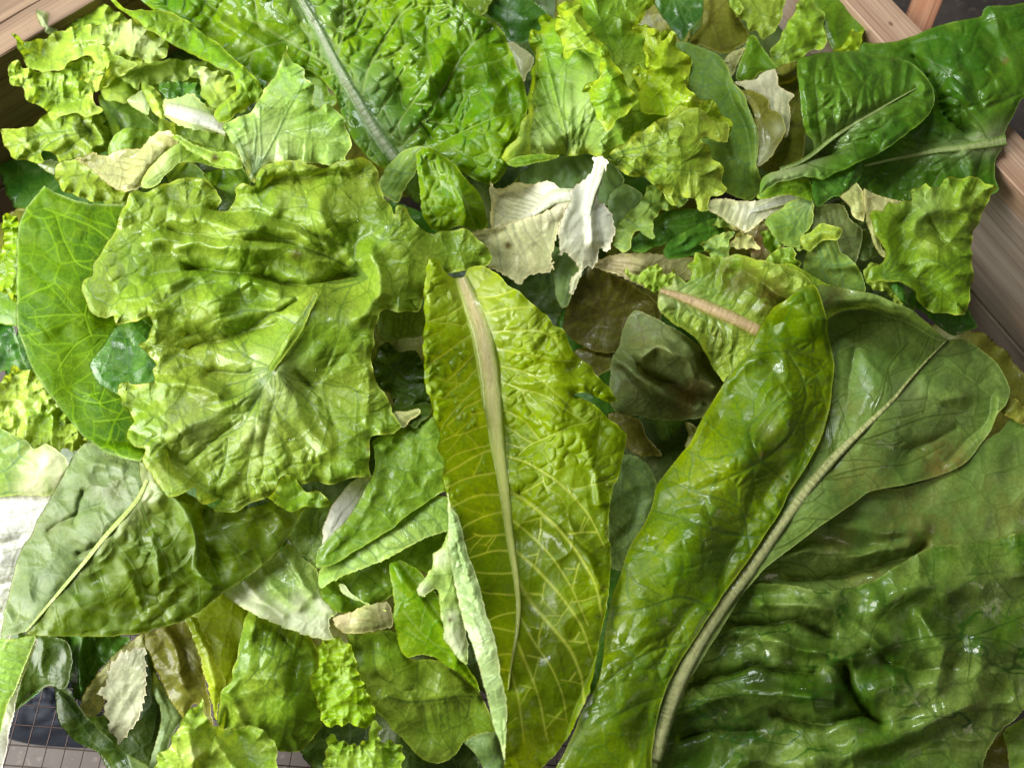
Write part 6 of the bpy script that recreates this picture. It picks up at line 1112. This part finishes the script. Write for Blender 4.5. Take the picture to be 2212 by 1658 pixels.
LF('pale green turned up edge showing the underside', [(966,1062),(975,1092),(992,1120),(1002,1160),(1012,1200),(1028,1240),(1040,1285),(1052,1330),(1066,1370),(1076,1420),(1084,1470),(1094,1510),(1094,1560),(1092,1600),(1090,1650),(1082,1610),(1064,1560),(1050,1500),(1036,1450),(1020,1390),(1002,1350),(988,1290),(975,1230),(966,1180),(968,1120)], 'cosflap', z=150,
   hp=[(968, 1080, 6), (1000, 1250, -14), (1050, 1340, 10), (1060, 1540, -14), (1088, 1640, -20), (1088, 1480, 8)], crum=(2, 50), bul=3, blis=(3, 22), seed=135, s=1.9, edge=(2, 12), name='folded_edge', parent=cosleaf, veins=[('par', 985, 1110, 1080, 1480, 9, 140, 1.6, 0)], curl=7, drape=2, side='under')
# ------------------------------------------------------------------ drop the deep leaves nobody can see, name the others by what they lie beside
seen = {}
sub_ = IDM[int(-HY0 / HS):int((1658 - HY0) / HS), int(-HX0 / HS):int((2212 - HX0) / HS)]
used_ = set()
for k, o in enumerate(LEAVES):
    g_ = o.get('group', '')
    if not g_ or o.parent is not None: continue
    m_ = sub_ == k
    if m_.sum() < 4:
        bpy.data.objects.remove(o); continue
    ring = np.zeros_like(m_)
    for dy in (-3, 0, 3):
        for dx in (-3, 0, 3): ring |= np.roll(np.roll(m_, dy, 0), dx, 1)
    ids, cn = np.unique(sub_[ring & ~m_], return_counts=True)
    for i_ in ids[np.argsort(-cn)]:
        if i_ < 0 or i_ == k: continue
        try: lb = LEAVES[i_].get('label', '')
        except ReferenceError: continue
        if not lb or LEAVES[i_].get('group'): continue
        w_ = lb.replace(',', '').split()[:9]
        while w_[-1] in ('of', 'the', 'a', 'in', 'on', 'at', 'with', 'and', 'to', 'its', 'beside', 'below', 'behind', 'between', 'above', 'under', 'over', 'left', 'right', 'small', 'pale', 'light', 'dark', 'net', 'thick', 'long', 'yellow', 'from', 'by', 'white', 'big', 'cos', 'across'): w_.pop()
        nm = ('dark leaf seen deep down beside the ' if 'deep' in g_ else 'ragged little scrap beside the ') + ' '.join(w_)
        if nm in used_: continue
        used_.add(nm); o['label'] = nm
        break
# ------------------------------------------------------------------ droplets lying on the leaves
drng = np.random.RandomState(5)
import bmesh
bm = bmesh.new(); bmesh.ops.create_uvsphere(bm, u_segments=10, v_segments=6, radius=1.0)
dm = np.array([v.co[:] for v in bm.verts]); df = [[v.index for v in f.verts] for f in bm.faces]; bm.free()
co = []; F = []
for (cx, cy, rx, ry, nn) in [(700, 450, 120, 60, 14), (640, 640, 100, 80, 16), (950, 100, 120, 100, 16), (1200, 250, 80, 60, 14), (1150, 900, 150, 160, 26), (1650, 900, 120, 180, 26), (1450, 1350, 110, 200, 22), (1400, 640, 90, 60, 8), (1030, 1420, 40, 160, 10), (600, 900, 200, 120, 16), (2000, 880, 100, 110, 16), (1850, 250, 130, 70, 14), (1580, 250, 40, 80, 8), (1250, 500, 60, 80, 6), (1800, 1500, 250, 90, 24), (660, 300, 60, 50, 6)]:
    for k in range(nn):
        x = cx + drng.randn() * rx * .6; y = cy + drng.randn() * ry * .6; r = 1.3 + 1.9 * drng.rand() ** 2
        zz = sample_map(HMAP, HX0, HY0, HS, np.array([x]), np.array([y]))[0]
        p = at(x, y, zz + 0.2)
        co.append(dm * r * S * np.array([1, 1, .6]) + p); F += [[i + len(dm) * (len(co) - 1) for i in f] for f in df]
m, nt, N, L = mk("water")
pr = N.new('ShaderNodeBsdfPrincipled'); pr.inputs['Base Color'].default_value = (1, 1, 1, 1); pr.inputs['Roughness'].default_value = 0.03
pr.inputs['Transmission Weight'].default_value = 1.0; pr.inputs['IOR'].default_value = 1.33
L.new(pr.outputs[0], N.new('ShaderNodeOutputMaterial').inputs[0])
me = bpy.data.meshes.new('water_droplets'); me.from_pydata(np.concatenate(co), [], F); me.materials.append(m); me.update()
me.polygons.foreach_set("use_smooth", np.ones(len(F), bool))
tag(link('water_droplets', me), 'tiny clear water droplets scattered on the washed leaves', 'water', kind='stuff')
print('TRIS', NTRI[0])
